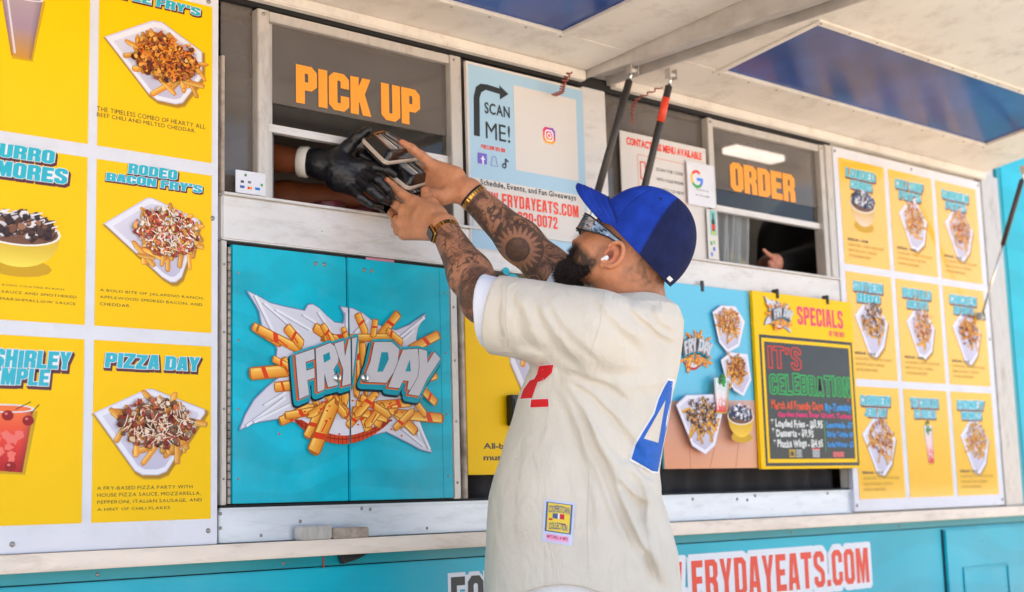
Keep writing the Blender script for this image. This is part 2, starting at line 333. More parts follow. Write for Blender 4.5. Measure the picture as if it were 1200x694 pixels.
# ------------------------------------------------------------------ print: pictures
class Ink:
    def __init__(s, y, step=1.2e-5): s.V = []; s.F = []; s.Cc = []; s.y = y; s.n = 0; s.step = step
    def poly(s, pts, col, cols=None):
        b = len(s.V); yy = s.y-s.n*s.step; s.n += 1
        for i, p in enumerate(pts):
            s.V.append((p[0], yy, p[1])); s.Cc.append(rgb(*(cols[i] if cols else col)))
        s.F.append(tuple(range(b, b+len(pts))))
    def ell(s, cx, cz, rx, rz, col, n=14, ang=0, jit=0., rnd=None):
        P = []
        for k in range(n):
            a = 2*math.pi*k/n; q = 1+(rnd.uniform(-jit, jit) if rnd else 0)
            x = rx*math.cos(a)*q; z = rz*math.sin(a)*q
            P.append((cx+x*math.cos(ang)-z*math.sin(ang), cz+x*math.sin(ang)+z*math.cos(ang)))
        s.poly(P, col)
    def line(s, p, q, w, col, w2=None):
        dx, dz = q[0]-p[0], q[1]-p[1]; l = math.hypot(dx, dz) or 1; nx, nz = -dz/l, dx/l; w2 = w if w2 is None else w2
        s.poly([(p[0]+nx*w/2, p[1]+nz*w/2), (q[0]+nx*w2/2, q[1]+nz*w2/2), (q[0]-nx*w2/2, q[1]-nz*w2/2), (p[0]-nx*w/2, p[1]-nz*w/2)], col)
    def path(s, P, w, col, closed=False):
        Q = P+[P[0]] if closed else P
        for a, b in zip(Q, Q[1:]): s.line(a, b, w, col)
        for a in P: s.ell(a[0], a[1], w/2, w/2, col, 8)
    def fry(s, p, q, w, rnd, sauce=None, tone=1., edge=(178, 100, 30)):
        def t(c): return tuple(min(255, int(v*tone)) for v in c)
        dx, dz = q[0]-p[0], q[1]-p[1]; l = math.hypot(dx, dz) or 1; ux, uz = dx/l, dz/l; nx, nz = -uz, ux
        def at(a, b): return (p[0]+ux*a*l+nx*b*w, p[1]+uz*a*l+nz*b*w)
        a0 = rnd.uniform(-.1, .12); s.poly([at(-.05, .30), at(0, .56), at(.9, .58), at(1.07+a0*.5, .1), at(1.04, -.45), at(.96, -.58), at(.02, -.56), at(-.06, -.3)], t(edge))
        c1, c2 = t((252, 200, 92)), t((242, 166, 60))
        s.poly([at(0, .44), at(.9, .45), at(1.03+a0*.5, .06), at(1.0, -.1), at(0, -.1)], c1, [c1, c1, c1, c2, c2])
        c3 = t((222, 136, 42))
        s.poly([at(0, -.1), at(1, -.1), at(.98, -.48), at(.01, -.46)], c2, [c2, c2, c3, c3])
        s.poly([at(.08, .36), at(.85, .36), at(.85, .22), at(.08, .22)], t((255, 208, 110)))
        if sauce:
            a = rnd.uniform(.15, .4)
            s.poly([at(a, .5), at(a+.12, .5), at(a+.2, -.5), at(a+.08, -.5)], sauce)
    def build(s, name, parent, mat_=None):
        me = bpy.data.meshes.new(name); me.from_pydata(s.V, [], s.F)
        ca = me.color_attributes.new('Col', 'FLOAT_COLOR', 'POINT')
        ca.data.foreach_set('color', np.array(s.Cc, dtype=np.float32).ravel())
        return link(name, me, mat_ or M['ink'], parent)
def mixc(a, b, t): return tuple(a[i]+(b[i]-a[i])*t for i in range(3))
PAL = {
 'chili': [(120, 44, 18), (150, 66, 24), (84, 32, 16), (236, 134, 34), (244, 160, 48), (176, 84, 28), (196, 96, 30), (248, 176, 70)],
 'bacon': [(196, 70, 44), (222, 104, 70), (240, 220, 205), (250, 236, 220), (170, 50, 34), (240, 176, 80), (230, 130, 80), (150, 44, 30)],
 'pizza': [(150, 44, 26), (176, 70, 44), (120, 84, 60), (240, 214, 190), (140, 30, 22), (206, 104, 60), (100, 66, 46), (226, 190, 150)],
 'cheese': [(250, 190, 90), (236, 150, 60), (246, 214, 160), (214, 110, 60), (250, 226, 190), (180, 90, 50)],
 'dark': [(80, 52, 44), (120, 80, 60), (210, 200, 205), (60, 40, 40), (230, 220, 222), (160, 110, 80)],
 'berry': [(50, 60, 96), (80, 96, 140), (36, 40, 70), (214, 216, 232), (110, 120, 160), (230, 232, 240)],
}
def tray_food(ink, corners, pal, rnd, nf=44, nb=110, shadow=True):
    cx = sum(p[0] for p in corners)/len(corners); cz = sum(p[1] for p in corners)/len(corners)
    rx = (max(p[0] for p in corners)-min(p[0] for p in corners))/2; rz = (max(p[1] for p in corners)-min(p[1] for p in corners))/2
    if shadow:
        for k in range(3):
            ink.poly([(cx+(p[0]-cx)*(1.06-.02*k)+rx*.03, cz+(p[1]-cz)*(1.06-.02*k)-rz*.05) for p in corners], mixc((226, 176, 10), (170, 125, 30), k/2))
    ink.poly(corners, (206, 202, 220))
    ink.poly([(cx+(p[0]-cx)*.97, cz+(p[1]-cz)*.97) for p in corners], (232, 230, 240))
    cols = [(196, 190, 212) if p[1] < cz else (214, 210, 226) for p in corners]
    ink.poly([(cx+(p[0]-cx)*.86, cz+(p[1]-cz)*.86) for p in corners], None, cols)
    cz2 = cz+rz*.12
    for k in range(nf):
        a = rnd.uniform(0, 6.283); q = rnd.uniform(.15, .70); x = cx+rx*q*math.cos(a); z = cz2+rz*q*math.sin(a)*.95
        b = rnd.uniform(0, 3.14); l = rx*rnd.uniform(.15, .30)
        ink.fry((x-l*math.cos(b), z-l*math.sin(b)), (x+l*math.cos(b), z+l*math.sin(b)), rx*rnd.uniform(.07, .10), rnd, tone=rnd.uniform(.84, 1.05), edge=(214, 140, 56))
    P = PAL[pal]
    for k in range(int(nb*1.7)):
        a = rnd.uniform(0, 6.283); q = rnd.random()**.6*.68; x = cx+rx*q*math.cos(a); z = cz2+rz*.12+rz*q*math.sin(a)*.85
        r = rx*rnd.uniform(.018, .062); c = rnd.choice(P); c = mixc(c, rnd.choice([(255, 230, 200), (60, 24, 12)]), rnd.uniform(0, .25))
        ink.ell(x, z-r*.25, r*1.05, r*.8, mixc(c, (30, 10, 5), .45), 7, rnd.uniform(0, 3), .25, rnd)
        ink.ell(x, z, r, r*.7, c, 7, rnd.uniform(0, 3), .3, rnd)
    for k in range(nb//2):
        a = rnd.uniform(0, 6.283); q = rnd.random()**.6*.62; x = cx+rx*q*math.cos(a); z = cz2+rz*.12+rz*q*math.sin(a)*.85
        b = rnd.uniform(0, 3.14); l = rx*rnd.uniform(.03, .08); c = P[3] if rnd.random() < .6 else P[rnd.randrange(len(P))]
        ink.line((x-l*math.cos(b), z-l*math.sin(b)), (x+l*math.cos(b), z+l*math.sin(b)), rx*.016, c)
def bowl_food(ink, cx, cz, rx, rz, pal, rnd, bowl=(246, 222, 84)):
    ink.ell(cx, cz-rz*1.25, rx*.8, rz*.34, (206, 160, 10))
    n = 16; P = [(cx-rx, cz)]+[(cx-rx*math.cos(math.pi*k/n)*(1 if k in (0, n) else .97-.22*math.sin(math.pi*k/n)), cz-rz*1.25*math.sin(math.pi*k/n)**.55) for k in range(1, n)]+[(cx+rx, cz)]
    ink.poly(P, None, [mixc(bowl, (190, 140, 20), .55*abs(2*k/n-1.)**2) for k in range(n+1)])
    ink.ell(cx, cz, rx, rz*.5, (240, 235, 225), 22); ink.ell(cx, cz, rx*.94, rz*.44, (120, 80, 60), 22)
    Pp = PAL[pal]
    for k in range(130):
        a = rnd.uniform(0, 6.283); q = rnd.random()**.5*.86; x = cx+rx*q*math.cos(a); z = cz+rz*.18+rz*.62*q*math.sin(a)*(1 if math.sin(a) > 0 else .6)
        r = rx*rnd.uniform(.06, .13); c = rnd.choice(Pp)
        ink.ell(x, z-r*.3, r*1.05, r*.8, mixc(c, (20, 8, 5), .5), 7, rnd.uniform(0, 3), .2, rnd); ink.ell(x, z, r, r*.72, c, 7, rnd.uniform(0, 3), .25, rnd)
        if k % 3 == 0: ink.line((x-r*1.6, z-r*.4), (x+r*1.4, z+r*.7), rx*.03, rnd.choice([(240, 236, 236), (70, 40, 34)]))
def cup(ink, tl, tr, br, bl, c0, c1, c2, rnd, mint=False, ice=True):
    def at(u, v): return (tl[0]+(tr[0]-tl[0])*u+((bl[0]+(br[0]-bl[0])*u)-(tl[0]+(tr[0]-tl[0])*u))*v, tl[1]+(tr[1]-tl[1])*u+((bl[1]+(br[1]-bl[1])*u)-(tl[1]+(tr[1]-tl[1])*u))*v)
    ink.poly([at(-.02, .02), at(1.08, .02), at(1.1, 1.03), at(.02, 1.05)], (205, 160, 20))
    n = 8
    for i in range(n):
        a, b = i/n, (i+1)/n
        def col(t): return mixc(c0, c1, t*2) if t < .5 else mixc(c1, c2, t*2-1)
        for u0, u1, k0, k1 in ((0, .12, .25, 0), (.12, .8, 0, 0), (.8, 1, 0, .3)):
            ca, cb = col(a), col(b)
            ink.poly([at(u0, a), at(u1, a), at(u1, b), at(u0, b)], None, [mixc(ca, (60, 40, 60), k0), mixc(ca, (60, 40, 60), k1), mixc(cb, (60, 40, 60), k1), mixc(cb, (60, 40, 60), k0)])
    if ice:
        for k in range(14):
            p = at(rnd.uniform(.15, .8), rnd.uniform(.1, .85)); r = abs(tr[0]-tl[0])*.09
            ink.ell(p[0], p[1], r, r*.9, mixc(col(.5), (255, 235, 235), .3), 5, rnd.uniform(0, 3), .3, rnd)
    ink.line(at(.14, .05), at(.2, .95), abs(tr[0]-tl[0])*.05, mixc(c1, (255, 255, 255), .6))
    c = at(.5, 0); ink.ell(c[0], c[1], abs(tr[0]-tl[0])*.52, abs(tr[0]-tl[0])*.08, (225, 222, 230), 18); ink.ell(c[0], c[1], abs(tr[0]-tl[0])*.46, abs(tr[0]-tl[0])*.055, c0, 18)
    if mint:
        for k in range(7):
            p = at(rnd.uniform(.3, .7), rnd.uniform(-.12, .18)); r = abs(tr[0]-tl[0])*.17
            ink.ell(p[0], p[1], r, r*.6, rnd.choice([(30, 120, 50), (50, 150, 60), (20, 90, 40)]), 7, rnd.uniform(0, 3))

# the fried-potato logo, in the units of its artwork
SPLASH = [(65,40),(110,62),(150,85),(210,100),(285,115),(298,92),(315,90),(340,105),(370,135),(400,160),(435,165),(441,130),(425,100),(470,106),(510,125),(560,165),(600,185),(640,190),(690,170),(752,128),(722,180),(715,220),(722,300),(760,420),(722,470),(728,540),(750,600),(775,660),(735,650),(690,625),(600,580),(500,605),(430,605),(330,590),(260,545),(180,530),(90,545),(35,572),(55,520),(90,460),(140,410),(190,370),(175,300),(180,260),(150,210),(120,170),(110,115),(90,80)]
LETTERS = [
 ([(240,287),(312,262),(314,302),(279,314),(283,347),(313,337),(315,374),(286,384),(293,440),(255,456),(247,370)], []),
 ([(318,262),(374,240),(404,262),(406,312),(387,342),(404,402),(366,412),(352,358),(352,420),(326,430)], [(346,287),(371,275),(376,302),(351,317)]),
 ([(390,243),(426,231),(431,292),(446,226),(478,217),(466,330),(458,396),(420,407),(425,345)], []),
 ([(545,236),(612,236),(641,264),(633,332),(592,394),(500,390),(530,310)], [(572,276),(597,276),(601,302),(578,350),(556,352)]),
 ([(655,266),(712,262),(721,330),(717,425),(671,420),(677,387),(656,385),(641,415),(598,410),(630,330)], [(682,303),(686,350),(664,350)]),
 ([(716,262),(747,270),(750,318),(776,275),(801,300),(748,380),(717,445),(675,438),(713,372),(719,330)], [])]
LFRIES = [(85,175,190,240,34),(105,185,265,265,34),(212,178,275,250,40),(322,178,405,235,40),(75,358,218,345,46),(168,410,240,402,38),(487,128,520,205,34),(645,126,575,210,36),(360,222,630,216,30),(800,207,690,265,38),(793,365,730,385,30),(790,470,725,405,34),(190,542,310,485,36),(210,520,330,500,30),(340,520,420,450,38),(470,540,410,470,38),(560,560,600,470,38),(712,582,610,485,38),(812,530,640,515,40),(530,575,490,470,40),(430,300,440,470,36),(480,230,485,440,34),(505,240,520,430,30),(690,470,560,480,34),(600,530,470,500,34),(650,560,700,500,30),(250,300,330,470,34),(290,600,350,480,34),(380,470,350,560,30),(450,560,520,480,32),(585,480,520,560,34),(630,570,700,500,28),(410,450,300,520,30),(500,450,610,520,30),(560,430,480,520,32),(360,430,440,520,32),(690,440,750,520,28),(200,300,250,400,28),(160,300,235,340,26),(350,170,395,240,28),(430,180,445,230,24),(555,150,545,215,28),(600,190,660,240,28),(315,658,392,470,58)]
def logo(ink, mp, seed=3, sc=None, paper=True):
    rnd = random.Random(seed); a, b = mp(0, 0), mp(100, 0); sc = math.hypot(b[0]-a[0], b[1]-a[1])/100
    if paper:
        for k in range(4):
            ink.path([mp(*p) for p in SPLASH], (13-3*k)*sc, mixc((20, 165, 185), (168, 160, 200), k/3), True)
        ink.poly([mp(*p) for p in SPLASH], (214, 214, 226))
        for (x0, y0, x1, y1) in [(85,55,170,230),(120,85,250,200),(165,110,300,190),(330,120,380,200),(440,180,440,120),(520,150,470,200),(740,140,640,220),(700,190,640,240),(50,560,200,450),(80,545,230,470),(120,480,200,430),(760,650,700,520),(740,640,640,560),(720,600,690,500),(270,130,350,180),(590,200,640,205)]:
            ink.line(mp(x0, y0), mp(x1, y1), 5*sc, (168, 166, 188)); ink.line(mp(x0+9, y0), mp(x1+12, y1), 9*sc, (234, 234, 242))
    # basket
    P = [(240+380*k/16, 535+95*math.sin(math.pi*k/16)**.8) for k in range(17)]
    ink.poly([mp(*p) for p in P], (214, 70, 34))
    for k in range(1, 24):
        x = 240+380*k/24; yb = 535+95*math.sin(math.pi*k/24)**.8; ink.line(mp(x, 535), mp(x, yb), 3*sc, (150, 36, 20))
    for j in range(1, 5):
        Q = [(240+380*k/16, 535+95*math.sin(math.pi*k/16)**.8*(j/5.)) for k in range(17)]
        for p, q in zip(Q, Q[1:]): ink.line(mp(*p), mp(*q), 3*sc, (150, 36, 20))
    P = [(270+330*k/16, 535+62*math.sin(math.pi*k/16)) for k in range(17)]
    ink.poly([mp(*p) for p in P], (224, 222, 230))
    for f in LFRIES:
        p, q = mp(f[0], f[1]), mp(f[2], f[3]); ink.fry(p, q, f[4]*sc*.86, rnd, sauce=(222, 62, 24))
        if rnd.random() < .5: ink.line(mp(f[0]*.6+f[2]*.4, f[1]*.6+f[3]*.4), mp(f[0]*.3+f[2]*.7, f[1]*.3+f[3]*.7+12), 5*sc, (222, 62, 24))
    for k in range(30):
        x = rnd.uniform(180, 720); y = rnd.uniform(430, 600); p = mp(x, y); ink.ell(p[0], p[1], 5*sc, 3.5*sc, (222, 60, 24), 6)
    sh = [(x-9, y+12) for x, y in [(0, 0)]][0]
    for P, h in LETTERS:
        Q = [mp(x+sh[0], y+sh[1]+6) for x, y in P]; ink.path(Q, 34*sc, (16, 40, 52), True)
    for P, h in LETTERS:
        Q = [mp(x+sh[0]*.7, y+sh[1]) for x, y in P]; ink.path(Q, 28*sc, (18, 158, 178), True); ink.poly(Q, (18, 158, 178))
    for P, h in LETTERS:
        Q = [mp(x, y) for x, y in P]; ink.path(Q, 20*sc, (24, 170, 190), True)
        Q2 = [mp(x-5, y+3) for x, y in P]; ink.path(Q2, 8*sc, (232, 104, 40), True)
    for P, h in LETTERS:
        Q = [mp(x, y) for x, y in P]; ink.path(Q, 4*sc, (60, 60, 70), True); ink.poly(Q, (204, 202, 208))
        if h: ink.poly([mp(*p) for p in h], (24, 150, 170))
def rect_map(rect, W0=850., H0=694.):
    x0, x1, z0, z1 = rect
    return lambda u, v: (x0+(x1-x0)*u/W0, z1-(z1-z0)*v/H0)

# ================================================================== SETTING
bm = bmesh.new(); bmesh.ops.create_grid(bm, x_segments=8, y_segments=8, size=400)
g = obj_bm('ground', bm, M['ground']); tag(g, 'pale concrete ground the truck stands on', kind='structure')

# ================================================================== FOOD TRUCK
T = empty('food_truck', (3.2, 1.2, 0), 'teal food truck with raised service awnings, silver shelf and two serving windows', 'food truck')
XR = 7.6
box('roof', -1.2, XR, -.02, 2.4, 3.0, 3.08, M['cream'], T, .01)
box('back_wall', -1.2, XR, 2.3, 2.36, .35, 3.0, M['inter'], T)
box('end_wall', -1.2, -1.16, .02, 2.3, .35, 3.0, M['cream'], T)
box('end_wall', XR-.05, XR, .05, 2.3, .35, 3.0, M['cream'], T)
box('truck_floor', -1.16, XR-.05, .03, 2.3, .35, .45, M['inter'], T)
box('partition', 5.75, 5.79, .05, 2.3, .45, 3.0, M['inter'], T)
box('ceiling_liner', -1.16, XR-.05, .1, 2.3, 2.93, 2.98, M['inter'], T)
box('upper_side_panel', -1.2, 5.864, .0, .04, 2.452, 2.999, M['cream'], T)
box('side_panel', -1.2, 1.824, .006, .04, .955, 2.45, M['cream'], T)
box('side_panel', 4.58, 5.70, .006, .04, .955, 2.45, M['cream'], T)
box('lower_panel', -1.2, 5.925, .0, .03, .35, .880, M['teal'], T, .003)
box('lower_trim', -1.2, 5.925, -.003, .03, .8835, .912, M['teal_dk'], T, .002)
box('corner_post', 5.712, 5.865, -.02, .05, .956, 2.451, M['post'], T, .004)
box('corner_trim', 5.867, 5.905, -.012, .04, .956, 2.99, M['teal_dk'], T, .003)
box('side_panel', 5.93, XR, .0, .04, .956, 2.99, M['teal'], T, .004)
box('lower_panel', 5.93, XR, .0, .04, .35, .912, M['teal'], T, .004)
box('door_gap', 5.900, 5.935, .015, .03, .35, 3.0, M['dark'], T, 0)
sh = boxes('shelf', [(-1.2, XR, -.055, .03, .9125, .9545)], M['shelf'], T, .004)
# skirt below and wheels
def wheel(x):
    c = empty('wheel', (x, .25, .38), parent=None); c.parent = T; c.location = Vector((x, .25, .38))-T.location
    bm = bmesh.new(); tube_bm(bm, [(x, .02, .38), (x, .05, .38), (x, .25, .38), (x, .28, .38)], [.33, .38, .38, .33], 40)
    t = obj_bm('tyre', bm, mat('rubber', (36, 35, 34), .8, bump=.3), None, True); t.parent = c; t.location = -Vector((x, .25, .38))
    bm = bmesh.new(); tube_bm(bm, [(x, .012, .38), (x, .03, .38)], [.2, .22], 32)
    r_ = obj_bm('rim', bm, M['galv'], None, True); r_.parent = c; r_.location = -Vector((x, .25, .38))
wheel(.6); wheel(5.2)
# kick plate below the doors
K = boxes('kick_plate', [(1.826, 4.585, -.006, .03, .957, 1.04), (1.826, 4.585, -.012, .0, 1.04, 1.046)], M['kick'], T, .0015)
box('bottom_rail', 1.83, 4.58, -.001, .03, 1.047, 1.053, M['dark'], T, 0)
# window rail
RL = box('window_rail', 1.826, 4.575, -.018, .06, 1.746, 1.865, M['rail'], T, .004)
box('window_sill', 1.826, 4.575, -.03, .10, 1.8655, 1.872, M['rail'], T, .002)
# header over windows
box('header', 1.826, 4.585, -.008, .05, 2.41, 2.45, M['dark'], T, .002)
# jambs of the lower doors
box('hinge_jamb', 1.828, 1.8445, -.012, .04, 1.0535, 1.744, M['post'], T, .002)
def hinge(x, z0, z1):
    bm = bmesh.new(); z = z0
    while z < z1-.02:
        tube_bm(bm, [(x, -.014, z), (x, -.014, z+.019)], .0045, 8); z += .021
    o = obj_bm('piano_hinge', bm, M['rusty'], T, True); tag(o, None, kind=None)
hinge(1.850, 1.056, 1.742)
box('door_post', 2.597, 2.625, -.014, .05, 1.0535, 1.744, M['post'], T, .003)
box('door_post', 2.632, 2.646, -.02, .05, 1.0535, 1.744, M['rusty'], T, .002)
box('door_stop', 2.622, 2.634, .0, .05, 1.0535, 1.744, M['dark'], T, 0)
box('door_head', 1.853, 2.597, .0, .03, 1.737, 1.745, M['dark'], T, 0)
box('recess_back', 1.80, 4.60, .16, .18, 1.0, 1.76, M['black'], T, 0)
box('recess_floor', 2.648, 4.60, .03, .16, 1.02, 1.046, M['interd'], T, 0)
# black curtain in the recess
bm = bmesh.new(); n = 160; rows = []
for j in range(10):
    z = 1.05+.69*j/9
    rows.append([bm.verts.new((2.66+1.9*i/n, .06+.012*math.sin(i*.55+j*.3)+.008*math.sin(i*.21+1), z)) for i in range(n+1)])
for a, b in zip(rows, rows[1:]):
    for i in range(n): bm.faces.new((a[i], a[i+1], b[i+1], b[i]))
obj_bm('curtain', bm, M['black'], T, True)

# doors with the logo
dlogo = Ink(-.0175)
logo(dlogo, lambda u, v: WX(270+u/3.304, 330+v/3.304, -.0175))
doors = []
for i, (a, b) in enumerate(((1.8575, 2.2225), (2.2262, 2.5925))):
    dr = box('cabinet_door', a, b, -.016, .004, 1.056, 1.735, M['teal_door'], T, .003); doors.append(dr)
    me = bpy.data.meshes.new('logo'); me.from_pydata(dlogo.V, [], dlogo.F)
    ca = me.color_attributes.new('Col', 'FLOAT_COLOR', 'POINT'); ca.data.foreach_set('color', np.array(dlogo.Cc, dtype=np.float32).ravel())
    bm = bmesh.new(); bm.from_mesh(me)
    bmesh.ops.bisect_plane(bm, geom=bm.verts[:]+bm.edges[:]+bm.faces[:], plane_co=(2.2215 if i == 0 else 2.227, 0, 0), plane_no=(1, 0, 0), clear_outer=(i == 0), clear_inner=(i == 1))
    bm.to_mesh(me); bm.free(); link('logo', me, M['ink'], dr)
    # vertical seam strip near the outer edge
    sx = 1.893 if i == 0 else 2.556
    box('edge_strip', (a+.001 if i == 0 else sx), (sx if i == 0 else b-.001), -.0172, -.014, 1.058, 1.733, M['teal_door'], dr, .0006)
def knob(px, py, parent):
    p = W(px, py, -.02); bm = bmesh.new()
    tube_bm(bm, [(p[0], -.017, p[2]), (p[0], -.021, p[2]), (p[0], -.024, p[2]), (p[0], -.032, p[2]), (p[0], -.038, p[2]), (p[0], -.041, p[2])], [.012, .012, .008, .0135, .0125, .006], 20)
    obj_bm('knob', bm, M['chrome'], parent, True)
knob(391.5, 443, doors[0]); knob(424, 443, doors[1])
SCREW = None
def screw(x, z, y, parent, r=.0055):
    global SCREW
    if SCREW is None:
        bm = bmesh.new(); tube_bm(bm, [(0, 0, 0), (0, -.0018, 0), (0, -.003, 0)], [1*.0055, .005, .0025], 12)
        SCREW = bpy.data.meshes.new('screw'); bm.to_mesh(SCREW); bm.free(); SCREW.materials.append(M['screw'])
    o = bpy.data.objects.new('screw', SCREW); COL.objects.link(o); o.parent = parent
    q = parent; loc = Vector((0, 0, 0))
    while q: loc += Vector(q.location); q = q.parent
    s = r/.0055; o.scale = (s, s, s); o.location = Vector((x, y, z))-loc
for px, py, i in ((370, 309, 0), (380, 310, 0), (426.5, 316.5, 1), (435.5, 317.5, 1)):
    p = W(px, py, -.017); screw(p[0], p[2], -.0165, doors[i], .006)
for z in (1.12, 1.30, 1.48, 1.66):
    screw(1.876, z, -.0172, doors[0], .0035); screw(2.574, z, -.0172, doors[1], .0035)
for px, py in ((258.5, 602), (258.5, 619), (352, 611), (424, 596), (434, 597)): 
    p = W(px, py, -.007); screw(p[0], p[2], -.006, K, .005)
for px, py in ((812, 585), (864, 585), (876, 586), (885, 581), (970, 578)):
    p = W(px, py, -.007); screw(p[0], p[2], -.006, K, .006)
for x in (1.95, 2.2, 2.5, 2.75, 3.0): screw(x, .972, -.006, K, .0045)
screw(2.14, 1.80, -.018, RL, .002); screw(2.95, 1.79, -.018, RL, .004)
for z in (1.12, 1.3, 1.5, 1.68): screw(1.836, z, -.012, RL, .0035)
for z in (1.1, 1.28, 1.46, 1.62): screw(2.611, z, -.014, RL, .004)
for x in (1.5, 2.02, 2.75, 3.55, 4.2, 4.9): screw(x, .897, -.003, T, .005)

# ---- windows
def winframe(name, x0, x1, z0, z1, yb, parent):
    e = empty(name, (0, 0, 0)); e.parent = parent; e.location = Vector(((x0+x1)/2, yb, z0))-parent.location
    return e
def serving_window(x0, x1, film_x0, word, rect, zb, stile, lx):
    o = boxes('serving_window', [(x0, x0+stile, -.016, .03, 1.873, 2.404), (x1-.03, x1, -.016, .03, 1.873, 2.404), (x0+stile+.001, x1-.031, -.013, .03, 2.376, 2.4035)], M['post'], T, .002)
    box('track', x0+stile, x0+stile+.022, .004, .03, 1.873, 2.375, M['galv'], o, .001)
    box('glass_bar', x0+stile+.001, x1-.031, .0, .022, zb-.022, zb, M['rail'], o, .001)
    box('clear_pane', x0+stile+.024, x1-.031, .009, .013, zb+.001, 2.150, M['clear'], o, 0)
    box('tinted_pane', x0+stile+.023, x1-.031, .006, .013, 2.1505, 2.3755, M['frost'], o, 0)
    box('tinted_pane', x0+stile+.0232, film_x0, .006, .012, 1.874, zb-.023, M['frost'], o, 0)
    text('window_lettering', word, rect, M['lett_or'], o, .0045, ('B', .05), 0, .12)
    for zz in (2.39,): screw(x0+stile*.5, zz, -.016, o, .006); screw(x1-.015, zz, -.016, o, .005)
    return o
wp = serving_window(1.937, 2.646, 1.9995, 'PICK UP', B(348.9, 75.8, 492.7, 147), 2.087, .036, 0)
wo = serving_window(3.822, 4.527, 3.872, 'ORDER', B(856.8, 190, 933, 236.6), 2.087, .03, 0)
box('window_post', 4.529, 4.575, -.02, .05, 1.873, 2.409, M['post'], T, .003)
box('window_post', 1.827, 1.838, -.012, .04, 1.873, 2.25, M['rusty'], T, .002)
box('window_post', 2.648, 2.668, -.006, .05, 1.873, 2.409, M['post'], T, .002)
box('window_post', 3.19, 3.30, -.01, .05, 1.873, 2.409, M['rail'], T, .003)
box('side_pane', 1.839, 1.936, .012, .016, 1.873, 2.409, M['frost'], T, 0)
box('side_pane', 2.669, 3.189, .012, .016, 1.873, 2.409, M['frost'], T, 0)
box('side_pane', 3.301, 3.821, .012, .016, 1.873, 2.409, M['frost'], T, 0)

# ---- inside the truck
box('inner_counter', 1.6, 4.7, .12, .55, 1.70, 1.74, M['inter'], T, .003)
lp = C0+ray(885, 187)*((2.86-1.05)/ray(885, 187)[2])
box('ceiling_lamp', 5.24, 5.62, .99, 1.08, 2.70, 2.73, M['lamp'], T, .002)
SH = boxes('wall_shelf', [(1.0, 5.4, 1.95, 2.3, 1.8, 1.83), (1.0, 5.4, 1.95, 2.3, 2.3, 2.33)], M['inter'], T, .002)
rnd = random.Random(5)
for i in range(12):
    x = 3.0+i*.2+rnd.uniform(-.03, .03); z = 1.83 if i % 2 else 2.33; h = rnd.uniform(.12, .3); r_ = rnd.uniform(.04, .06)
    bm = bmesh.new(); tube_bm(bm, [(x, 2.1, z), (x, 2.1, z+h*.7), (x, 2.1, z+h*.82), (x, 2.1, z+h)], [r_, r_, r_*.4, r_*.4], 14)
    o = obj_bm('bottle', bm, mat('bottle_plastic', rnd.choice([(150, 60, 40), (180, 170, 160), (60, 60, 66), (140, 110, 60), (90, 40, 40)]), .4), None, True)
    tag(o, 'squeeze bottle on a dim shelf inside the truck', 'bottle', 'bottles on the shelves inside the truck')

# ---- awnings
def awning(name, x0, x1, phi, gx0, gx1, gd0, gd1, depth, label):
    # local frame: x along the truck, d outward along the flap, n up
    c, s = math.cos(phi), math.sin(phi); z0 = 2.452
    def tr(me):
        for v in me.vertices:
            x, d, n_ = v.co; v.co = (x, -d*c-n_*s*-1*0-n_*s*0, z0+d*s+n_*c)
        return me
    def mk(nm, L, mt, par, bev=.003):
        bm = bmesh.new()
        for b in L: bm_box(bm, *b, bev)
        me = bpy.data.meshes.new(nm); bm.to_mesh(me); bm.free(); tr(me); return link(nm, me, mt, par)
    A_ = mk(name, [(x0, x1, .0, gd0, .0, .05), (x0, x1, gd1, depth, .0, .05), (x0, gx0, gd0+.0005, gd1-.0005, .0005, .0495), (gx1, x1, gd0+.0005, gd1-.0005, .0005, .0495)], M['cream'], T)
    A_['label'] = label
    t = .022
    mk('glass_trim', [(gx0-t, gx1+t, gd0-t, gd0+.004, -.006, .004), (gx0-t, gx1+t, gd1-.004, gd1+t, -.006, .004), (gx0-t, gx0+.004, gd0+.005, gd1-.005, -.0055, .004), (gx1-.004, gx1+t, gd0+.005, gd1-.005, -.0055, .004)], M['cream'], A_, .0015)
    mk('glass_panel', [(gx0+.004, gx1-.004, gd0+.004, gd1-.004, .006, .012)], M['blueglass'], A_, 0)
    mk('edge_flange', [(x0+.001, x1-.001, .012, .04, -.034, -.0005)], M['cream'], A_, .004)
    mk('edge_flange', [(x0+.001, x1-.001, depth-.04, depth-.005, -.034, -.0005)], M['cream'], A_, .004)
    for k in range(12):
        for dd in (gd0-.011, gd1+.011):
            x = gx0+(gx1-gx0)*k/11
            bm = bmesh.new(); tube_bm(bm, [(0, 0, 0), (0, 0, -.003)], [.005, .003], 10); me = bpy.data.meshes.new('screw'); bm.to_mesh(me); bm.free()
            me.materials.append(M['rusty']); o = bpy.data.objects.new('screw', me); COL.objects.link(o); o.parent = A_
            o.location = Vector((x, -dd*c, z0+dd*s-.006))-T.location+Vector(T.location)
    return A_
AR = awning('awning', 3.318, 5.735, R(8), 3.64, 5.375, .245, .655, 1.35, 'right awning flap with a long blue glass panel')
AL = awning('awning', .1, 3.185, R(4), 1.3, 2.89, .235, .80, 1.35, 'left awning flap with a wide blue glass panel')
bmz = []
CH = boxes('strut_channel', [(3.197, 3.306, -1.3, -.01, 2.46, 2.475), (3.1865, 3.1965, -1.3, -.01, 2.43, 2.60), (3.3065, 3.3165, -1.3, -.01, 2.43, 2.68), (3.235, 3.275, -1.3, -.01, 2.45, 2.4595)], M['galv'], T, .001)
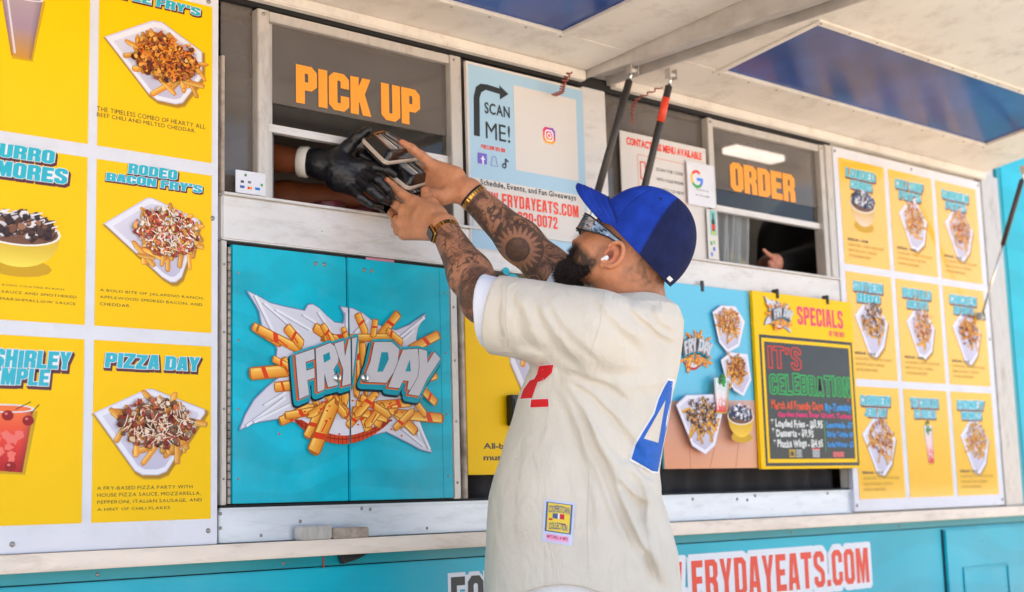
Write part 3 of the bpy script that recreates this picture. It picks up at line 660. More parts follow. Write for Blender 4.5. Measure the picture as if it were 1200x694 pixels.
def strut(top, bot, body_end, red=None, rr=.0125, label=None):
    top, bot = Vector(top), Vector(bot); d = bot-top
    e = bmesh.new(); tube_bm(e, [top+d*.06, top+d*.065, top+d*body_end, top+d*(body_end+.005)], [rr*.7, rr, rr, rr*.7], 16)
    S = obj_bm('gas_strut', e, M['strut'], T, True)
    if label: S['label'] = label
    for ends in ([top+d*body_end, bot], [top, top+d*.065]):
        b = bmesh.new(); tube_bm(b, ends, .0055, 10); obj_bm('strut_rod', b, M['chrome'], S, True)
    for p in (top, bot):
        b = bmesh.new()
        tube_bm(b, [p+Vector((-.014, 0, 0)), p+Vector((.014, 0, 0))], .009, 10); bm_box(b, p.x-.02, p.x-.014, p.y-.012, p.y+.012, p.z-.014, p.z+.02, .001); bm_box(b, p.x+.014, p.x+.02, p.y-.012, p.y+.012, p.z-.014, p.z+.02, .001)
        obj_bm('strut_bracket', b, M['galv'], S, False)
    if red:
        b = bmesh.new(); tube_bm(b, [top+d*red[0], top+d*red[1]], rr+.0006, 16); obj_bm('red_label', b, M['red'], S, True)
strut(C0+ray(741, 82)*((-.17+3.2)/ray(741, 82)[1]), W(684, 283, -.03), .74, label='left dark gas strut')
strut(C0+ray(787, 88)*((-.19+3.2)/ray(787, 88)[1]), W(738, 292, -.03), .90, (.13, .27), label='gas strut with an orange-red band near its top')
strut(C0+ray(1201, 200)*((-.30+3.2)/ray(1201, 200)[1]), W(1150, 372, -.045), .50, rr=.011)
# curled red wires by the channel
def curl(pts, mt, r_=.0022, amp=.008, turns=9, name='wire', par=None):
    P = []; n = 90; pts = [Vector(p) for p in pts]
    for i in range(n+1):
        t = i/n*(len(pts)-1); k = min(int(t), len(pts)-2); q = pts[k].lerp(pts[k+1], t-k)
        P.append(q+Vector((math.cos(t*turns*3)*amp, math.sin(t*turns*3)*amp*.6, math.sin(t*turns*3)*amp*.5)))
    return tube(name, P, r_, mt, par, 6)
M['ribbon'] = mat('copper_wire', (150, 80, 66), .5)
wv = curl([W(648, 112, -.05), W(658, 108, -.07), W(660, 98, -.08), W(668, 84, -.12)], M['ribbon'], .0028, .008, 7, 'curled_wire')
tag(wv, 'curled reddish wire hanging over the top of the scan poster', 'wire')
wv = curl([W(742, 145, -.03), W(740, 128, -.05), W(746, 116, -.06), W(775, 102, -.1)], M['ribbon'], .0026, .006, 7, 'curled_wire')
tag(wv, 'thin curled pink wire hanging between the two gas struts', 'wire')

# ---- small pieces on the body
p0 = W(1103, 616); AD = box('access_door', 5.215, 5.905, -.014, .0, .40, .872, M['teal'], T, .006)
rc = boxes('handle_recess', [(5.33, 5.70, -.019, -.0142, .70, .712), (5.33, 5.342, -.019, -.0142, .50, .6995), (5.688, 5.70, -.019, -.0142, .50, .6995)], M['teal'], AD, .004)
box('door_shadow_gap', 5.205, 5.2145, -.004, .0, .40, .872, M['dark'], T, 0)
lr = B(797, 650, 1018, 688); r0 = (3.56, 4.678, .685, .824)
r0 = (3.29, 4.672, .690, .822)
for (s, rc_) in (('WWW.FRYDAYEATS.COM', r0), ('918-930-0072', (3.62, 4.37, .52, .655))):
    text('lettering', s, rc_, M['white_i'], T, -.0008, ('B', .2), 0, .10)
    x0, x1, z0, z1 = rc_
    for qi, (dx_, dz_) in enumerate(((-.009, 0), (.009, 0), (0, .009), (0, -.009), (.007, .007), (-.007, -.007))):
        text('lettering', s, rc_, M['white_i'], T, -.0011-qi*.00022, ('B', .2), 0, .10, dx_, dz_)
    text('lettering', s, rc_, M['redink'], T, -.0030, ('B', 0.), 0, .10)
rf = (2.588, 3.05, .690, .828)
text('lettering', 'FOLLOW US', (2.588, 3.17, .690, .828), M['white_i'], T, -.0008, .1, 0, .1, -.004, .004)
text('lettering', 'FOLLOW US', (2.588, 3.17, .690, .828), M['white_i'], T, -.0012, .1, 0, .1, .004, -.004)
text('lettering', 'FOLLOW US', (2.588, 3.17, .690, .828), M['blackink'], T, -.0018, .07, 0, .1)
# latch block and small wooden block on the shelf
p = W(330, 622, -.04)
lb = box('latch_block', 2.045, 2.145, -.05, -.014, .9555, .992, M['galv'], None, .004); tag(lb, 'small grey metal block standing on the shelf below the teal doors', 'block')
wb = box('worn_block', 2.147, 2.265, -.05, -.016, .9555, .984, M['rusty'], None, .003); tag(wb, 'scuffed brown and white strip lying on the shelf beside the grey block', 'strip')
cl = curl([W(379, 651, -.004), W(379, 666, -.005)], M['ribbon'], .003, .001, 2, 'short_cable'); tag(cl, 'short copper coloured cable under the shelf edge', 'cable')
bm = bmesh.new()
a = [W(398, 646, -.02), W(436, 646, -.02), W(420, 655, -.03), W(403, 661, -.03)]
v1 = [bm.verts.new(q) for q in a]; v2 = [bm.verts.new(Vector(q)+Vector((0, .018, 0))) for q in a]
bm.faces.new(v1); bm.faces.new(v2[::-1])
for k in range(4): bm.faces.new((v1[k], v1[(k+1) % 4], v2[(k+1) % 4], v2[k]))
o = obj_bm('black_clip', bm, M['strut']); tag(o, 'black wedge shaped clip hanging under the shelf edge', 'clip')

# ================================================================== SIGNS
def sign_base(name, x0, x1, z0, z1, y0, y1, mt, label, cat, group=None, part='board'):
    e = empty(name, ((x0+x1)/2, y1, z0), label, cat, group)
    b = box(part, x0, x1, y1, y0, z0, z1, mt, e, .0012)
    return e, b
# --- left menu board
TY = -.0235
ML, mlb = sign_base('menu_board', .725, 1.812, .956, 2.405, -.001, -.022, M['board'], 'big menu board of yellow food tiles at the left beside the pick up window', 'menu board', 'menu boards')
ROWS = [(1.944, 2.372), (1.494, 1.910), (1.020, 1.459)]
COLS = [(.765, 1.092), (1.118, 1.449), (1.4735, 1.7925)]
tiles = {}
for r_, (z0, z1) in enumerate(ROWS):
    for c_, (x0, x1) in enumerate(COLS):
        tiles[(r_, c_)] = box('menu_tile', x0, x1, TY, -.0222, z0, z1, M['yellow'], ML, .0004)
for px, py in ((244.5, 2), (249, 256), (244, 622), (14.5, 638)):
    p = W(px, py, -.023); screw(p[0], p[2], -.0225, ML, .0065)
TL = TY-.0003
def PB(*a): return B(*a, y=TL)
def title(s, tlx, tly, brx, bry, tile, seed=1, shear=.1): comic(s, PB(tlx, tly, brx, bry), tile, TL, shear, seed=seed)
title("TRIPLE FRY'S", 112, -19, 234, 19, tiles[(0, 2)], 2)
title("RODEO", 151, 191.5, 207, 211, tiles[(1, 2)], 3)
title("BACON FRY'S", 125, 202, 236, 226.5, tiles[(1, 2)], 4)
title("PIZZA DAY", 124, 414, 233, 435, tiles[(2, 2)], 5)
title("CHURRO", -34, 163, 63, 192, tiles[(1, 1)], 6)
title("S'MORES", -30, 184, 78, 216, tiles[(1, 1)], 7)
title("SHIRLEY", -8, 409, 82, 433, tiles[(2, 1)], 8)
title("TEMPLE", -26, 430, 57, 452, tiles[(2, 1)], 9)
def desc(lines, tile, m_='txt'):
    for s, a, b, c, d in lines: text('lettering', s, PB(a, b, c, d), M[m_], tile, TL-.0002, 0., 0, .14)
desc([("THE TIMELESS COMBO OF HEARTY ALL", 113.7, 124, 240.5, 151.5), ("BEEF CHILI AND MELTED CHEDDAR.", 113.7, 131.5, 229.5, 156)], tiles[(0, 2)])
desc([("A BOLD BITE OF JALAPENO RANCH,", 117, 338, 238.6, 351.2), ("APPLEWOOD SMOKED BACON, AND", 117, 346, 237, 358.8), ("CHEDDAR.", 117, 354, 153.5, 360.5)], tiles[(1, 2)])
desc([("A FRY-BASED PIZZA PARTY WITH", 113.9, 570, 225.6, 572.3), ("HOUSE PIZZA SAUCE, MOZZARELLA,", 113.9, 578, 235.5, 579.8), ("PEPPERONI, ITALIAN SAUSAGE, AND", 113.9, 586.5, 236.5, 587.6), ("A HINT OF CHILI FLAKES", 113.9, 595.4, 199, 596.5)], tiles[(2, 2)])
desc([("FRESH WITH RODS COATED IN RICH", -40, 329, 75, 340.5), ("IN CHOCO SAUCE AND SMOTHERED", -40, 336.5, 89.5, 349.8), ("IN SWEET MARSHMALLOW SAUCE", -40, 345, 88.5, 357.8)], tiles[(1, 1)])
rnd = random.Random(11)
def pic(tile, fn, y=TL): 
    k = Ink(y-.0001); fn(k); k.build('food_picture', tile)
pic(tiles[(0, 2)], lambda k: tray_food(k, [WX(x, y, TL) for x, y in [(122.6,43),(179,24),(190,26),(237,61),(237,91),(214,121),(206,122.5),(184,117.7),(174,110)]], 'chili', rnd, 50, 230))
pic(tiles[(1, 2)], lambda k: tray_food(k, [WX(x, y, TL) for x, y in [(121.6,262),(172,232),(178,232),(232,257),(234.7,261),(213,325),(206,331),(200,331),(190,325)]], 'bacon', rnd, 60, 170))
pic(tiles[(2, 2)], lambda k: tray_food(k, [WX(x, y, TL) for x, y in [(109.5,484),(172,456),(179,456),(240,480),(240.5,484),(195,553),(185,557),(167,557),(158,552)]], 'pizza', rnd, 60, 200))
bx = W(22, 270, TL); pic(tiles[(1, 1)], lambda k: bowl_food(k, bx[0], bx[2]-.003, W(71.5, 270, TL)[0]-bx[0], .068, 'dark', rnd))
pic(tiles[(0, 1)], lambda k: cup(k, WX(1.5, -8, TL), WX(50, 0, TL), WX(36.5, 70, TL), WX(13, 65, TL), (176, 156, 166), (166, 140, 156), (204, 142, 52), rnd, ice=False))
def shirley(k):
    cup(k, WX(-25, 477, TL), WX(39.5, 480.5, TL), WX(26, 554, TL), WX(-14, 551, TL), (244, 120, 60), (236, 66, 50), (180, 20, 30), rnd)
    for x, y in ((9, 487), (33, 493), (12, 547)):
        q = WX(x, y, TL); k.ell(q[0], q[1], .014, .012, (150, 14, 22), 14); k.ell(q[0]-.004, q[1]+.004, .004, .003, (230, 120, 120), 8)
    k.line(WX(18, 480, TL), WX(36, 471, TL), .002, (60, 40, 30)); k.line(WX(36, 485, TL), WX(46, 474, TL), .002, (60, 40, 30))
pic(tiles[(2, 1)], shirley)
# --- right menu board
MR, mrb = sign_base('menu_board', 4.578, 5.698, .962, 2.408, -.001, -.022, M['board'], 'white edged menu board of nine yellow tiles right of the order window', 'menu board', 'menu boards')
RC = [(4.612, 4.930), (4.962, 5.290), (5.322, 5.655)]
RR = [(1.935, 2.368), (1.478, 1.905), (1.008, 1.448)]
TR_ = [["LOADED\nCHURROS", "CALI SURF\nFRY'S", "GARDEN\nFRY'S"], ["SOUTHERN\nBBQ", "BUFFALO\nRANCH FRY'S", "CHICKEN\nAND WAFFLE"], ["CARIBBEAN\nJERK DAY", "The Carolina\nICE BREEZE", "HONEY\nWINGS"]]
KN = [['bowl', 'cheese', 'bacon'], ['dark', 'bacon', 'chili'], ['bacon', 'cup', 'cheese']]
for r_, (z0, z1) in enumerate(RR):
    for c_, (x0, x1) in enumerate(RC):
        tl = box('menu_tile', x0, x1, TY, -.0222, z0, z1, M['yellow_gloss'], MR, .0004)
        wd = x1-x0; a, b = TR_[r_][c_].split('\n')
        comic(a, (x0+.045, x0+wd*.78, z1-.073, z1-.036), tl, TL, .1, seed=r_+c_)
        comic(b, (x0+.07, x0+wd*.70, z1-.117, z1-.085), tl, TL, .1, seed=r_+c_+5)
        k = Ink(TL-.0001); cx = (x0+x1)/2; cz = z0+.213; kk = KN[r_][c_]
        if kk == 'bowl': bowl_food(k, cx-.01, cz+.045, .088, .075, 'berry', rnd, (236, 210, 190))
        elif kk == 'cup': cup(k, (cx-.032, cz+.075), (cx+.032, cz+.075), (cx+.026, cz-.075), (cx-.012, cz-.075), (225, 215, 220), (240, 205, 205), (222, 30, 40), rnd, True)
        else:
            s_ = 1 if c_ != 1 else .92
            tray_food(k, [(cx-.115*s_, cz+.04), (cx-.01, cz+.125*s_), (cx+.02, cz+.12), (cx+.115*s_, cz+.02), (cx+.075, cz-.08), (cx+.02, cz-.125*s_), (cx-.03, cz-.115*s_)], kk, rnd, 30, 80)
        k.build('food_picture', tl)
        if kk != 'cup':
            text('lettering', 'REGULAR - LARGE', (x0+.03, x0+.17, z0+.098, z0+.108), M['txt'], tl, TL-.0002, .045)
            for q, s in enumerate(("HOUSE FRIES TOPPED WITH OUR", "SIGNATURE SAUCE, CHEDDAR", "AND FRESH GREEN ONION")):
                text('lettering', s, (x0+.03, x1-.04-.05*q, z0+.075-q*.022, z0+.087-q*.022), M['faint'], tl, TL-.0002, 0.)
for x, z in ((4.592, 2.39), (5.68, 2.39), (4.592, .985), (5.68, .985), (5.68, 1.69), (5.14, 2.39)): screw(x, z, -.0225, MR, .0065)

# --- scan poster
SP, spb = sign_base('scan_poster', 2.676, 3.186, 1.80, 2.396, -.008, -.02, M['poster'], 'pale blue scan me poster with a bent black arrow, right of pick up window', 'poster')
SY = -.0204
box('blue_field', 2.684, 3.180, SY, -.0202, 1.808, 2.387, M['skyblue'], SP, 0)
def SB(*a): return B(*a, y=SY-.001)
q = SB(604.6, 104, 677.5, 213)
box('white_square', 2.871, 3.148, SY-.0004, SY-.0001, 2.075, 2.352, M['poster'], SP, 0)
box('white_band', 2.69, 3.172, SY-.0004, SY-.0001, 1.865, 2.028, M['poster'], SP, 0)
# arrow
def CQ(x, y): return WX(530+x/3.018, 60+y/3.018, SY-.001)
k = Ink(SY-.0006)
k.poly([CQ(77, 298), CQ(76, 160), CQ(84, 126), CQ(100, 115), CQ(125, 118), CQ(168, 132), CQ(166, 120), CQ(199, 152), CQ(169, 171), CQ(168, 152), CQ(118, 137), CQ(103, 146), CQ(97, 165), CQ(98, 302)], (46, 50, 56))
k.build('arrow', SP)
text('lettering', 'SCAN', SB(568, 119, 597.3, 138.3), M['blackink'], SP, SY-.0012, .02, 0, .12)
text('lettering', 'ME!', SB(569, 141, 598, 167.7), M['blackink'], SP, SY-.0012, 0., 0, .12)
text('lettering', 'FOLLOW US ON', SB(564, 169, 592, 179), M['redink'], SP, SY-.0012, .07, 0, .08)
def app_icon(ink, cx, cz, s):
    n = 8
    for i in range(n):
        for j in range(n):
            if (i in (0, n-1)) and (j in (0, n-1)): continue
            t = (i+(n-1-j))/(2*n-2); c = mixc((120, 70, 200), (236, 60, 110), min(1, (1-t)*1.6)) if t > .4 else mixc((250, 180, 70), (236, 70, 100), t/.4)
            c = mixc((250, 176, 70), (225, 50, 120), min(1, j/n*1.2)) if i+j < 9 else mixc((225, 50, 120), (110, 80, 210), min(1, (i+j-8)/6))
            x = cx-s+2*s*i/n; z = cz-s+2*s*j/n; ink.poly([(x, z), (x+2*s/n, z), (x+2*s/n, z+2*s/n), (x, z+2*s/n)], c)
    P = [(cx+s*.62*a, cz+s*.62*b) for a, b in ((-1, -.6), (-.6, -1), (.6, -1), (1, -.6), (1, .6), (.6, 1), (-.6, 1), (-1, .6))]
    ink.path(P, s*.16, (250, 245, 250), True)
    ink.path([(cx+s*.3*math.cos(a), cz+s*.3*math.sin(a)) for a in [k_*math.pi/6 for k_ in range(12)]], s*.14, (250, 245, 250), True)
    ink.ell(cx+s*.38, cz+s*.38, s*.08, s*.08, (250, 245, 250), 8)
k = Ink(SY-.0006); c = WX(643.5, 159, SY-.001); app_icon(k, c[0], c[1], .027)
c = WX(566, 186, SY)
for i, (px, py, cc) in enumerate(((565, 186, (120, 100, 200)), (579, 189.5, (200, 208, 235)), (592, 192, (60, 60, 66)))):
    c = WX(px, py, SY)
    if i == 0:
        k.poly([(c[0]-.018, c[1]-.017), (c[0]+.018, c[1]-.017), (c[0]+.018, c[1]+.017), (c[0]-.018, c[1]+.017)], cc); k.line((c[0]+.002, c[1]-.017), (c[0]+.002, c[1]+.008), .006, (235, 235, 250)); k.line((c[0]-.006, c[1]-.001), (c[0]+.010, c[1]-.001), .005, (235, 235, 250))
    if i == 1:
        k.path([(c[0]-.015, c[1]-.014), (c[0]-.009, c[1]), (c[0]-.008, c[1]+.012), (c[0], c[1]+.017), (c[0]+.008, c[1]+.012), (c[0]+.009, c[1]), (c[0]+.015, c[1]-.014)], .0025, (150, 160, 200), True)
    if i == 2:
        k.line((c[0]+.001, c[1]-.008), (c[0]+.001, c[1]+.016), .005, cc); k.line((c[0], c[1]+.015), (c[0]+.013, c[1]+.007), .005, cc)
        k.path([(c[0]-.005+.007*math.cos(a), c[1]-.008+.007*math.sin(a)) for a in [q_*math.pi/4 for q_ in range(8)]], .004, cc, True)
k.build('app_icons', SP)['kind'] = 'stuff'
text('lettering', 'Schedule, Events, and Fun Giveaways', SB(563, 209.5, 675, 237), M['blackink'], SP, SY-.0012, .02, 0, .16, caps=False)
zz = SB(590, 227, 678, 255.5)
text('lettering', 'WWW.FRYDAYEATS.COM', (W(556, 235, SY)[0], W(678, 255, SY)[0], W(678, 255.5, SY)[2], W(678, 241.6, SY)[2]), M['redink'], SP, SY-.0012, ('B', 0.), 0, .06)
text('lettering', '918-930-0072', (W(585, 235, SY)[0], W(653, 255, SY)[0], W(653, 268.8, SY)[2], W(653, 255, SY)[2]), M['redink'], SP, SY-.0012, .07, 0, .10)
# --- contactless poster
CP_, _b = sign_base('contactless_poster', 3.365, 3.812, 1.80, 2.285, -.004, -.010, M['poster'], 'white contactless menu poster behind the gas struts', 'poster')
CY = -.0104
def SB2(*a): return B(*a, y=CY-.001)
text('lettering', 'CONTACTLESS MENU AVAILABLE', (3.395, 3.785, W(815, 186, CY)[2], W(815, 178, CY)[2]), M['redink'], CP_, CY-.0004, .045, 0, .1)
k = Ink(CY-.0003); rd = (232, 150, 130)
x0, z1 = WX(747, 181, CY); x1, _ = WX(802, 200, CY)
k.path([(x0, 1.85), (x0, z1), (x1, z1), (x1, 1.85)], .0022, rd, True)
c = WX(753.5, 200, CY); k.path([(c[0]-.012, c[1]-.03), (c[0]+.012, c[1]-.03), (c[0]+.012, c[1]+.03), (c[0]-.012, c[1]+.03)], .005, (226, 80, 50), True)
k.build('phone_symbol', CP_)
for q, s in enumerate(('SCAN THE CODE', 'WITH YOUR PHONE', 'CAMERA TO VIEW')):
    text('lettering', s, (3.54, 3.68, z1-.045-q*.035, z1-.033-q*.035), M['blackink'], CP_, CY-.0004, 0.)
# --- G card
GC, _b = sign_base('review_card', 3.690, 3.838, 2.065, 2.222, -.0175, -.022, M['board'], 'white card with a four coloured letter G beside the order window', 'card')
k = Ink(-.0224); c = WX(816.5, 210, -.022); rr_ = .028
for a0, a1, cc in ((-10, 45, (66, 133, 244)), (45, 50, (234, 67, 53)), (50, 140, (234, 67, 53)), (140, 215, (251, 188, 5)), (215, 315, (52, 168, 83)), (315, 352, (66, 133, 244))):
    if a0 == -10: continue
    if a0 == 45: continue
    P = [(c[0]+rr_*math.cos(R(a0+(a1-a0)*i/8)), c[1]+rr_*1.0*math.sin(R(a0+(a1-a0)*i/8))) for i in range(9)]
    for a, b in zip(P, P[1:]): k.line(a, b, .0105, cc)
k.line((c[0], c[1]), (c[0]+rr_+.005, c[1]), .0105, (66, 133, 244)); k.line((c[0]+rr_, c[1]), (c[0]+rr_-.003, c[1]-.012), .0105, (66, 133, 244))
k.build('letter', GC)
text('lettering', 'Review us', (3.735, 3.80, 2.118, 2.128), M['blackink'], GC, -.0224, 0., caps=False); text('lettering', 'on Google', (3.73, 3.805, 2.098, 2.108), M['blackink'], GC, -.0224, 0., caps=False)
# --- narrow sticker strip under it
SS, _b = sign_base('sticker_strip', 3.787, 3.845, 1.876, 2.06, -.0175, -.0195, M['poster'], 'narrow white sticker strip with a small bottle picture below the G card', 'sticker')
k = Ink(-.0199)
k.poly([(3.805, 1.965), (3.838, 1.965), (3.838, 2.055), (3.805, 2.055)], (120, 190, 190)); k.poly([(3.813, 1.968), (3.830, 1.968), (3.830, 2.015), (3.825, 2.03), (3.825, 2.045), (3.818, 2.045), (3.818, 2.03), (3.813, 2.015)], (60, 40, 36))
k.poly([(3.812, 1.985), (3.831, 1.985), (3.831, 2.006), (3.812, 2.006)], (220, 50, 40)); k.poly([(3.812, 1.967), (3.831, 1.967), (3.831, 1.981), (3.812, 1.981)], (190, 200, 80))
for x, z, cc in ((3.806, 1.935, (90, 170, 120)), (3.82, 1.915, (70, 120, 210)), (3.806, 1.895, (90, 140, 220)), (3.822, 1.94, (150, 190, 140))): k.poly([(x-.006, z-.007), (x+.006, z-.007), (x+.006, z+.007), (x-.006, z+.007)], cc)
k.build('sticker_print', SS)
# --- payment card left of the window
PC, _b = sign_base('payment_card', 1.866, 1.958, 1.876, 1.938, -.0165, -.021, M['board'], 'small white payment card sticker at the lower left of the pick up window', 'card')
k = Ink(-.0214)
for x, z, w_, cc in ((1.885, 1.893, .010, (60, 90, 170)), (1.905, 1.892, .006, (230, 50, 40)), (1.911, 1.892, .006, (245, 150, 40)), (1.932, 1.893, .011, (30, 120, 200)), (1.945, 1.905, .005, (70, 160, 90)), (1.885, 1.907, .007, (80, 80, 90)), (1.907, 1.908, .007, (120, 120, 130)), (1.895, 1.926, .005, (60, 130, 70))):
    k.poly([(x-w_*.7, z-.0035), (x+w_*.7, z-.0035), (x+w_*.7, z+.0035), (x-w_*.7, z+.0035)], cc)
k.build('card_symbols', PC)
# --- pink label over doors
pl = box('pink_label', 2.30, 2.40, -.003, -.001, 1.7375, 1.7445, mat('pink', (225, 150, 170), .5), None, 0); tag(pl, 'thin pink label in the gap over the right teal door', 'label')
# --- yellow poster behind the customer
YP, _b = sign_base('yellow_poster', 2.652, 3.46, 1.122, 1.70, -.003, -.014, M['yellow'], 'yellow food poster hanging behind the customer', 'poster')
YY = -.0144
k = Ink(YY-.0001)
tray_food(k, [WX(x, y, YY) for x, y in [(588, 330), (640, 395), (700, 350), (680, 420), (640, 460), (612, 458), (598, 425)]], 'cheese', rnd, 30, 60)
k.ell(*WX(600, 326, YY), .022, .014, (30, 170, 190), 12); k.ell(*WX(592, 318, YY), .015, .012, (30, 170, 190), 12); k.build('food_picture', YP)
text('lettering', 'All-beef hot dog with', (W(567, 527, YY)[0], 3.1, W(567, 528, YY)[2], W(567, 519, YY)[2]), M['blackink'], YP, YY-.0003, .02, caps=False)
text('lettering', 'mustard and relish', (W(567, 540, YY)[0], 3.05, W(567, 541.5, YY)[2], W(567, 532.5, YY)[2]), M['blackink'], YP, YY-.0003, .02, caps=False)
# --- blue food board
BX0, BX1, BZ0, BZ1 = 3.49, 3.985, 1.133, 1.772
BB, _b = sign_base('food_board', BX0, BX1, BZ0, BZ1, -.024, -.034, mat('board_blue', (92, 190, 222), .3, coat=.4), 'sky blue board of fries, drink and berry bowl, between customer and chalkboard', 'sign')
YB = -.0344; k = Ink(YB-.0001)
k.poly([(BX0, BZ0), (BX1, BZ0), (BX1, 1.375), (BX0, 1.36)], None, [(226, 150, 110), (236, 170, 128), (206, 170, 160), (210, 160, 140)])
for a, b in ((3.50, 3.62), (3.70, 3.72), (3.80, 3.86), (3.88, 3.98)): k.line((a+.12, 1.366), (b, BZ0), .003, (190, 112, 74))
def wx(x, y): return WX(x, y, YB)
logo(k, rect_map((W(790, 375, YB)[0]-.03, W(834, 380, YB)[0], W(812, 440, YB)[2], W(812, 375, YB)[2])), paper=False, seed=4)
for cs, pl_ in (([(834, 368), (843, 361), (858, 362), (868, 378), (862, 404), (850, 411), (841, 400)], 'cheese'), ([(842, 424), (852, 416), (870, 418), (874, 445), (866, 462), (856, 456), (846, 440)], 'chili'), ([(789, 477), (800, 467), (830, 466), (838, 485), (830, 520), (820, 529), (806, 520)], 'dark')):
    mx_, my_ = sum(q_[0] for q_ in cs)/len(cs), sum(q_[1] for q_ in cs)/len(cs)
    tray_food(k, [wx(mx_+(q_[0]-mx_)*1.12, my_+(q_[1]-my_)*1.12) for q_ in cs], pl_, rnd, 44, 90, False)
cup(k, wx(829, 444), wx(846, 447), wx(843, 484), wx(831, 483), (190, 220, 220), (235, 225, 225), (226, 60, 60), rnd, True)
c = wx(860, 489); bowl_food(k, c[0], c[1], .072, .058, 'berry', rnd, (246, 200, 60)); k.build('food_picture', BB)
bm = bmesh.new(); bm_box(bm, 3.72, 3.735, -.037, -.03, 1.752, 1.79, .001); obj_bm('hanger_clip', bm, M['strut'], BB)
# --- specials board
ZX0, ZX1, ZZ0, ZZ1 = 3.984, 4.598, 1.128, 1.774
ZS = empty('specials_board', ((ZX0+ZX1)/2, -.04, ZZ0), 'yellow specials board with a handwritten chalkboard, under the order window', 'sign')
box('board', ZX0, ZX1, -.05, -.036, ZZ0, ZZ1, M['yellow'], ZS, .0015)
YZ = -.0504; BKi = M['blackink']
box('black_border', 4.010, 4.585, YZ-.0002, YZ, 1.138, 1.615, BKi, ZS, 0)
box('yellow_border', 4.022, 4.573, YZ-.0006, YZ-.0003, 1.150, 1.603, M['yellow'], ZS, 0)
box('chalk_panel', 4.036, 4.559, YZ-.0012, YZ-.0007, 1.164, 1.590, M['chalk'], ZS, 0)
k = Ink(YZ-.0003); logo(k, rect_map((4.035, 4.21, 1.625, 1.765)), seed=6); k.build('logo', ZS)
pk = mat('pink_ink', (228, 50, 96), .4)
text('lettering', 'SPECIALS', (4.245, 4.535, 1.665, 1.735), pk, ZS, YZ-.0004, ('B', 0.), 0, .1, warp=None)
text('lettering', 'OF THE DAY', (4.44, 4.54, 1.632, 1.652), pk, ZS, YZ-.0004, ('B', 0.), 0, .1)
chk = {n: mat('chalk_'+n, c_, .7) for n, c_ in dict(red=(214, 60, 48), green=(40, 190, 90), pink=(230, 50, 120), orange=(226, 90, 50), white=(225, 225, 220), blue=(60, 150, 220), yellow=(240, 190, 50)).items()}
yc = YZ-.0015
def outline_text(s, rect, cm, seed):
    text('lettering', s, rect, chk[cm], ZS, yc, ('B', .05), 0, .2, jit=.05, seed=seed)
    text('lettering', s, rect, M['chalk'], ZS, yc-.0003, ('B', -.07), 0, .2, jit=.05, seed=seed)
outline_text("IT'S", (4.055, 4.25, 1.495, 1.575), 'red', 3)
outline_text("CELEBRATION", (4.055, 4.552, 1.40, 1.475), 'green', 4)
def chalk(s, x0, x1, z0, z1, cm, seed=1): text('lettering', s, (x0, x1, z0, z1), chk[cm], ZS, yc, .045, 0, .12, caps=False, jit=.07, seed=seed)
chalk("March All Friendly Days", 4.06, 4.37, 1.338, 1.374, 'orange', 2); chalk("By-Tuesday", 4.385, 4.55, 1.338, 1.374, 'blue', 3)
chalk("Garden Feast Ever Green, Turkey", 4.095, 4.55, 1.313, 1.336, 'pink', 4)
chalk("* Loaded Fries - $13.95", 4.052, 4.36, 1.272, 1.306, 'white', 5); chalk("* Desserts - $9.95", 4.055, 4.30, 1.238, 1.272, 'white', 6); chalk("* Phucka Wings - $14.95", 4.06, 4.355, 1.200, 1.236, 'white', 7)
chalk("Lemonade -$7", 4.385, 4.552, 1.276, 1.304, 'blue', 8); chalk("Shirley Temple -$8", 4.385, 4.552, 1.242, 1.268, 'blue', 9); chalk("Soda/Water -$2", 4.385, 4.552, 1.202, 1.228, 'blue', 10)
k = Ink(yc-.0001, 3e-5)
k.line((4.372, 1.31), (4.372, 1.19), .0025, (60, 190, 110)); k.path([(4.532, 1.395), (4.535, 1.382)], .006, (220, 60, 50))
for x, w_, cc in ((4.165, .018, (240, 190, 40)), (4.205, .018, (205, 205, 205)), (4.31, .022, (220, 220, 225)), (4.45, .035, (235, 110, 110))):
    for q_ in range(5): k.line((x-w_, 1.172+q_*.004*(1 if w_ > .03 else 1.5)), (x+w_, 1.172+q_*.004*(1 if w_ > .03 else 1.5)), .003, cc)
k.poly([(4.157, 1.177), (4.172, 1.177), (4.172, 1.19), (4.157, 1.19)], (38, 42, 48)); k.poly([(4.285, 1.198), (4.335, 1.198), (4.335, 1.203), (4.285, 1.203)], (220, 70, 60)); k.build('chalk_marks', ZS)['kind'] = 'stuff'
for x in (4.13, 4.44): 
    bm = bmesh.new(); bm_box(bm, x-.006, x+.006, -.056, -.03, 1.755, 1.79, .001); obj_bm('hanger_clip', bm, M['strut'], ZS)

# ================================================================== SCULPTING: distance fields meshed by surface nets
def v3(p): return np.array(p, dtype=np.float64)
def smin(a, b, k):
    h = np.clip(.5+.5*(b-a)/k, 0, 1); return b+(a-b)*h-k*h*(1-h)
def cap_(a, b, ra, rb=None):
    a, b = v3(a), v3(b); rb = ra if rb is None else rb; ab = b-a; l2 = ab@ab+1e-12
    def f(P):
        t = np.clip((P-a)@ab/l2, 0, 1); q = P-a-t[:, None]*ab; return np.sqrt((q*q).sum(1))-(ra+(rb-ra)*t)
    return f
def ecap(a, b, ra, rb, flat, ratio):
    # tapered capsule flattened along the axis 'flat'
    a, b = v3(a), v3(b); ab = b-a; l2 = ab@ab+1e-12; fl = v3(flat); fl = fl/np.linalg.norm(fl)
    def f(P):
        t = np.clip((P-a)@ab/l2, 0, 1); q = P-a-t[:, None]*ab; c = q@fl; q = q+np.outer(c*(1/ratio-1), fl)
        return (np.sqrt((q*q).sum(1))-(ra+(rb-ra)*t))*(ratio if ratio < 1 else 1)
    return f
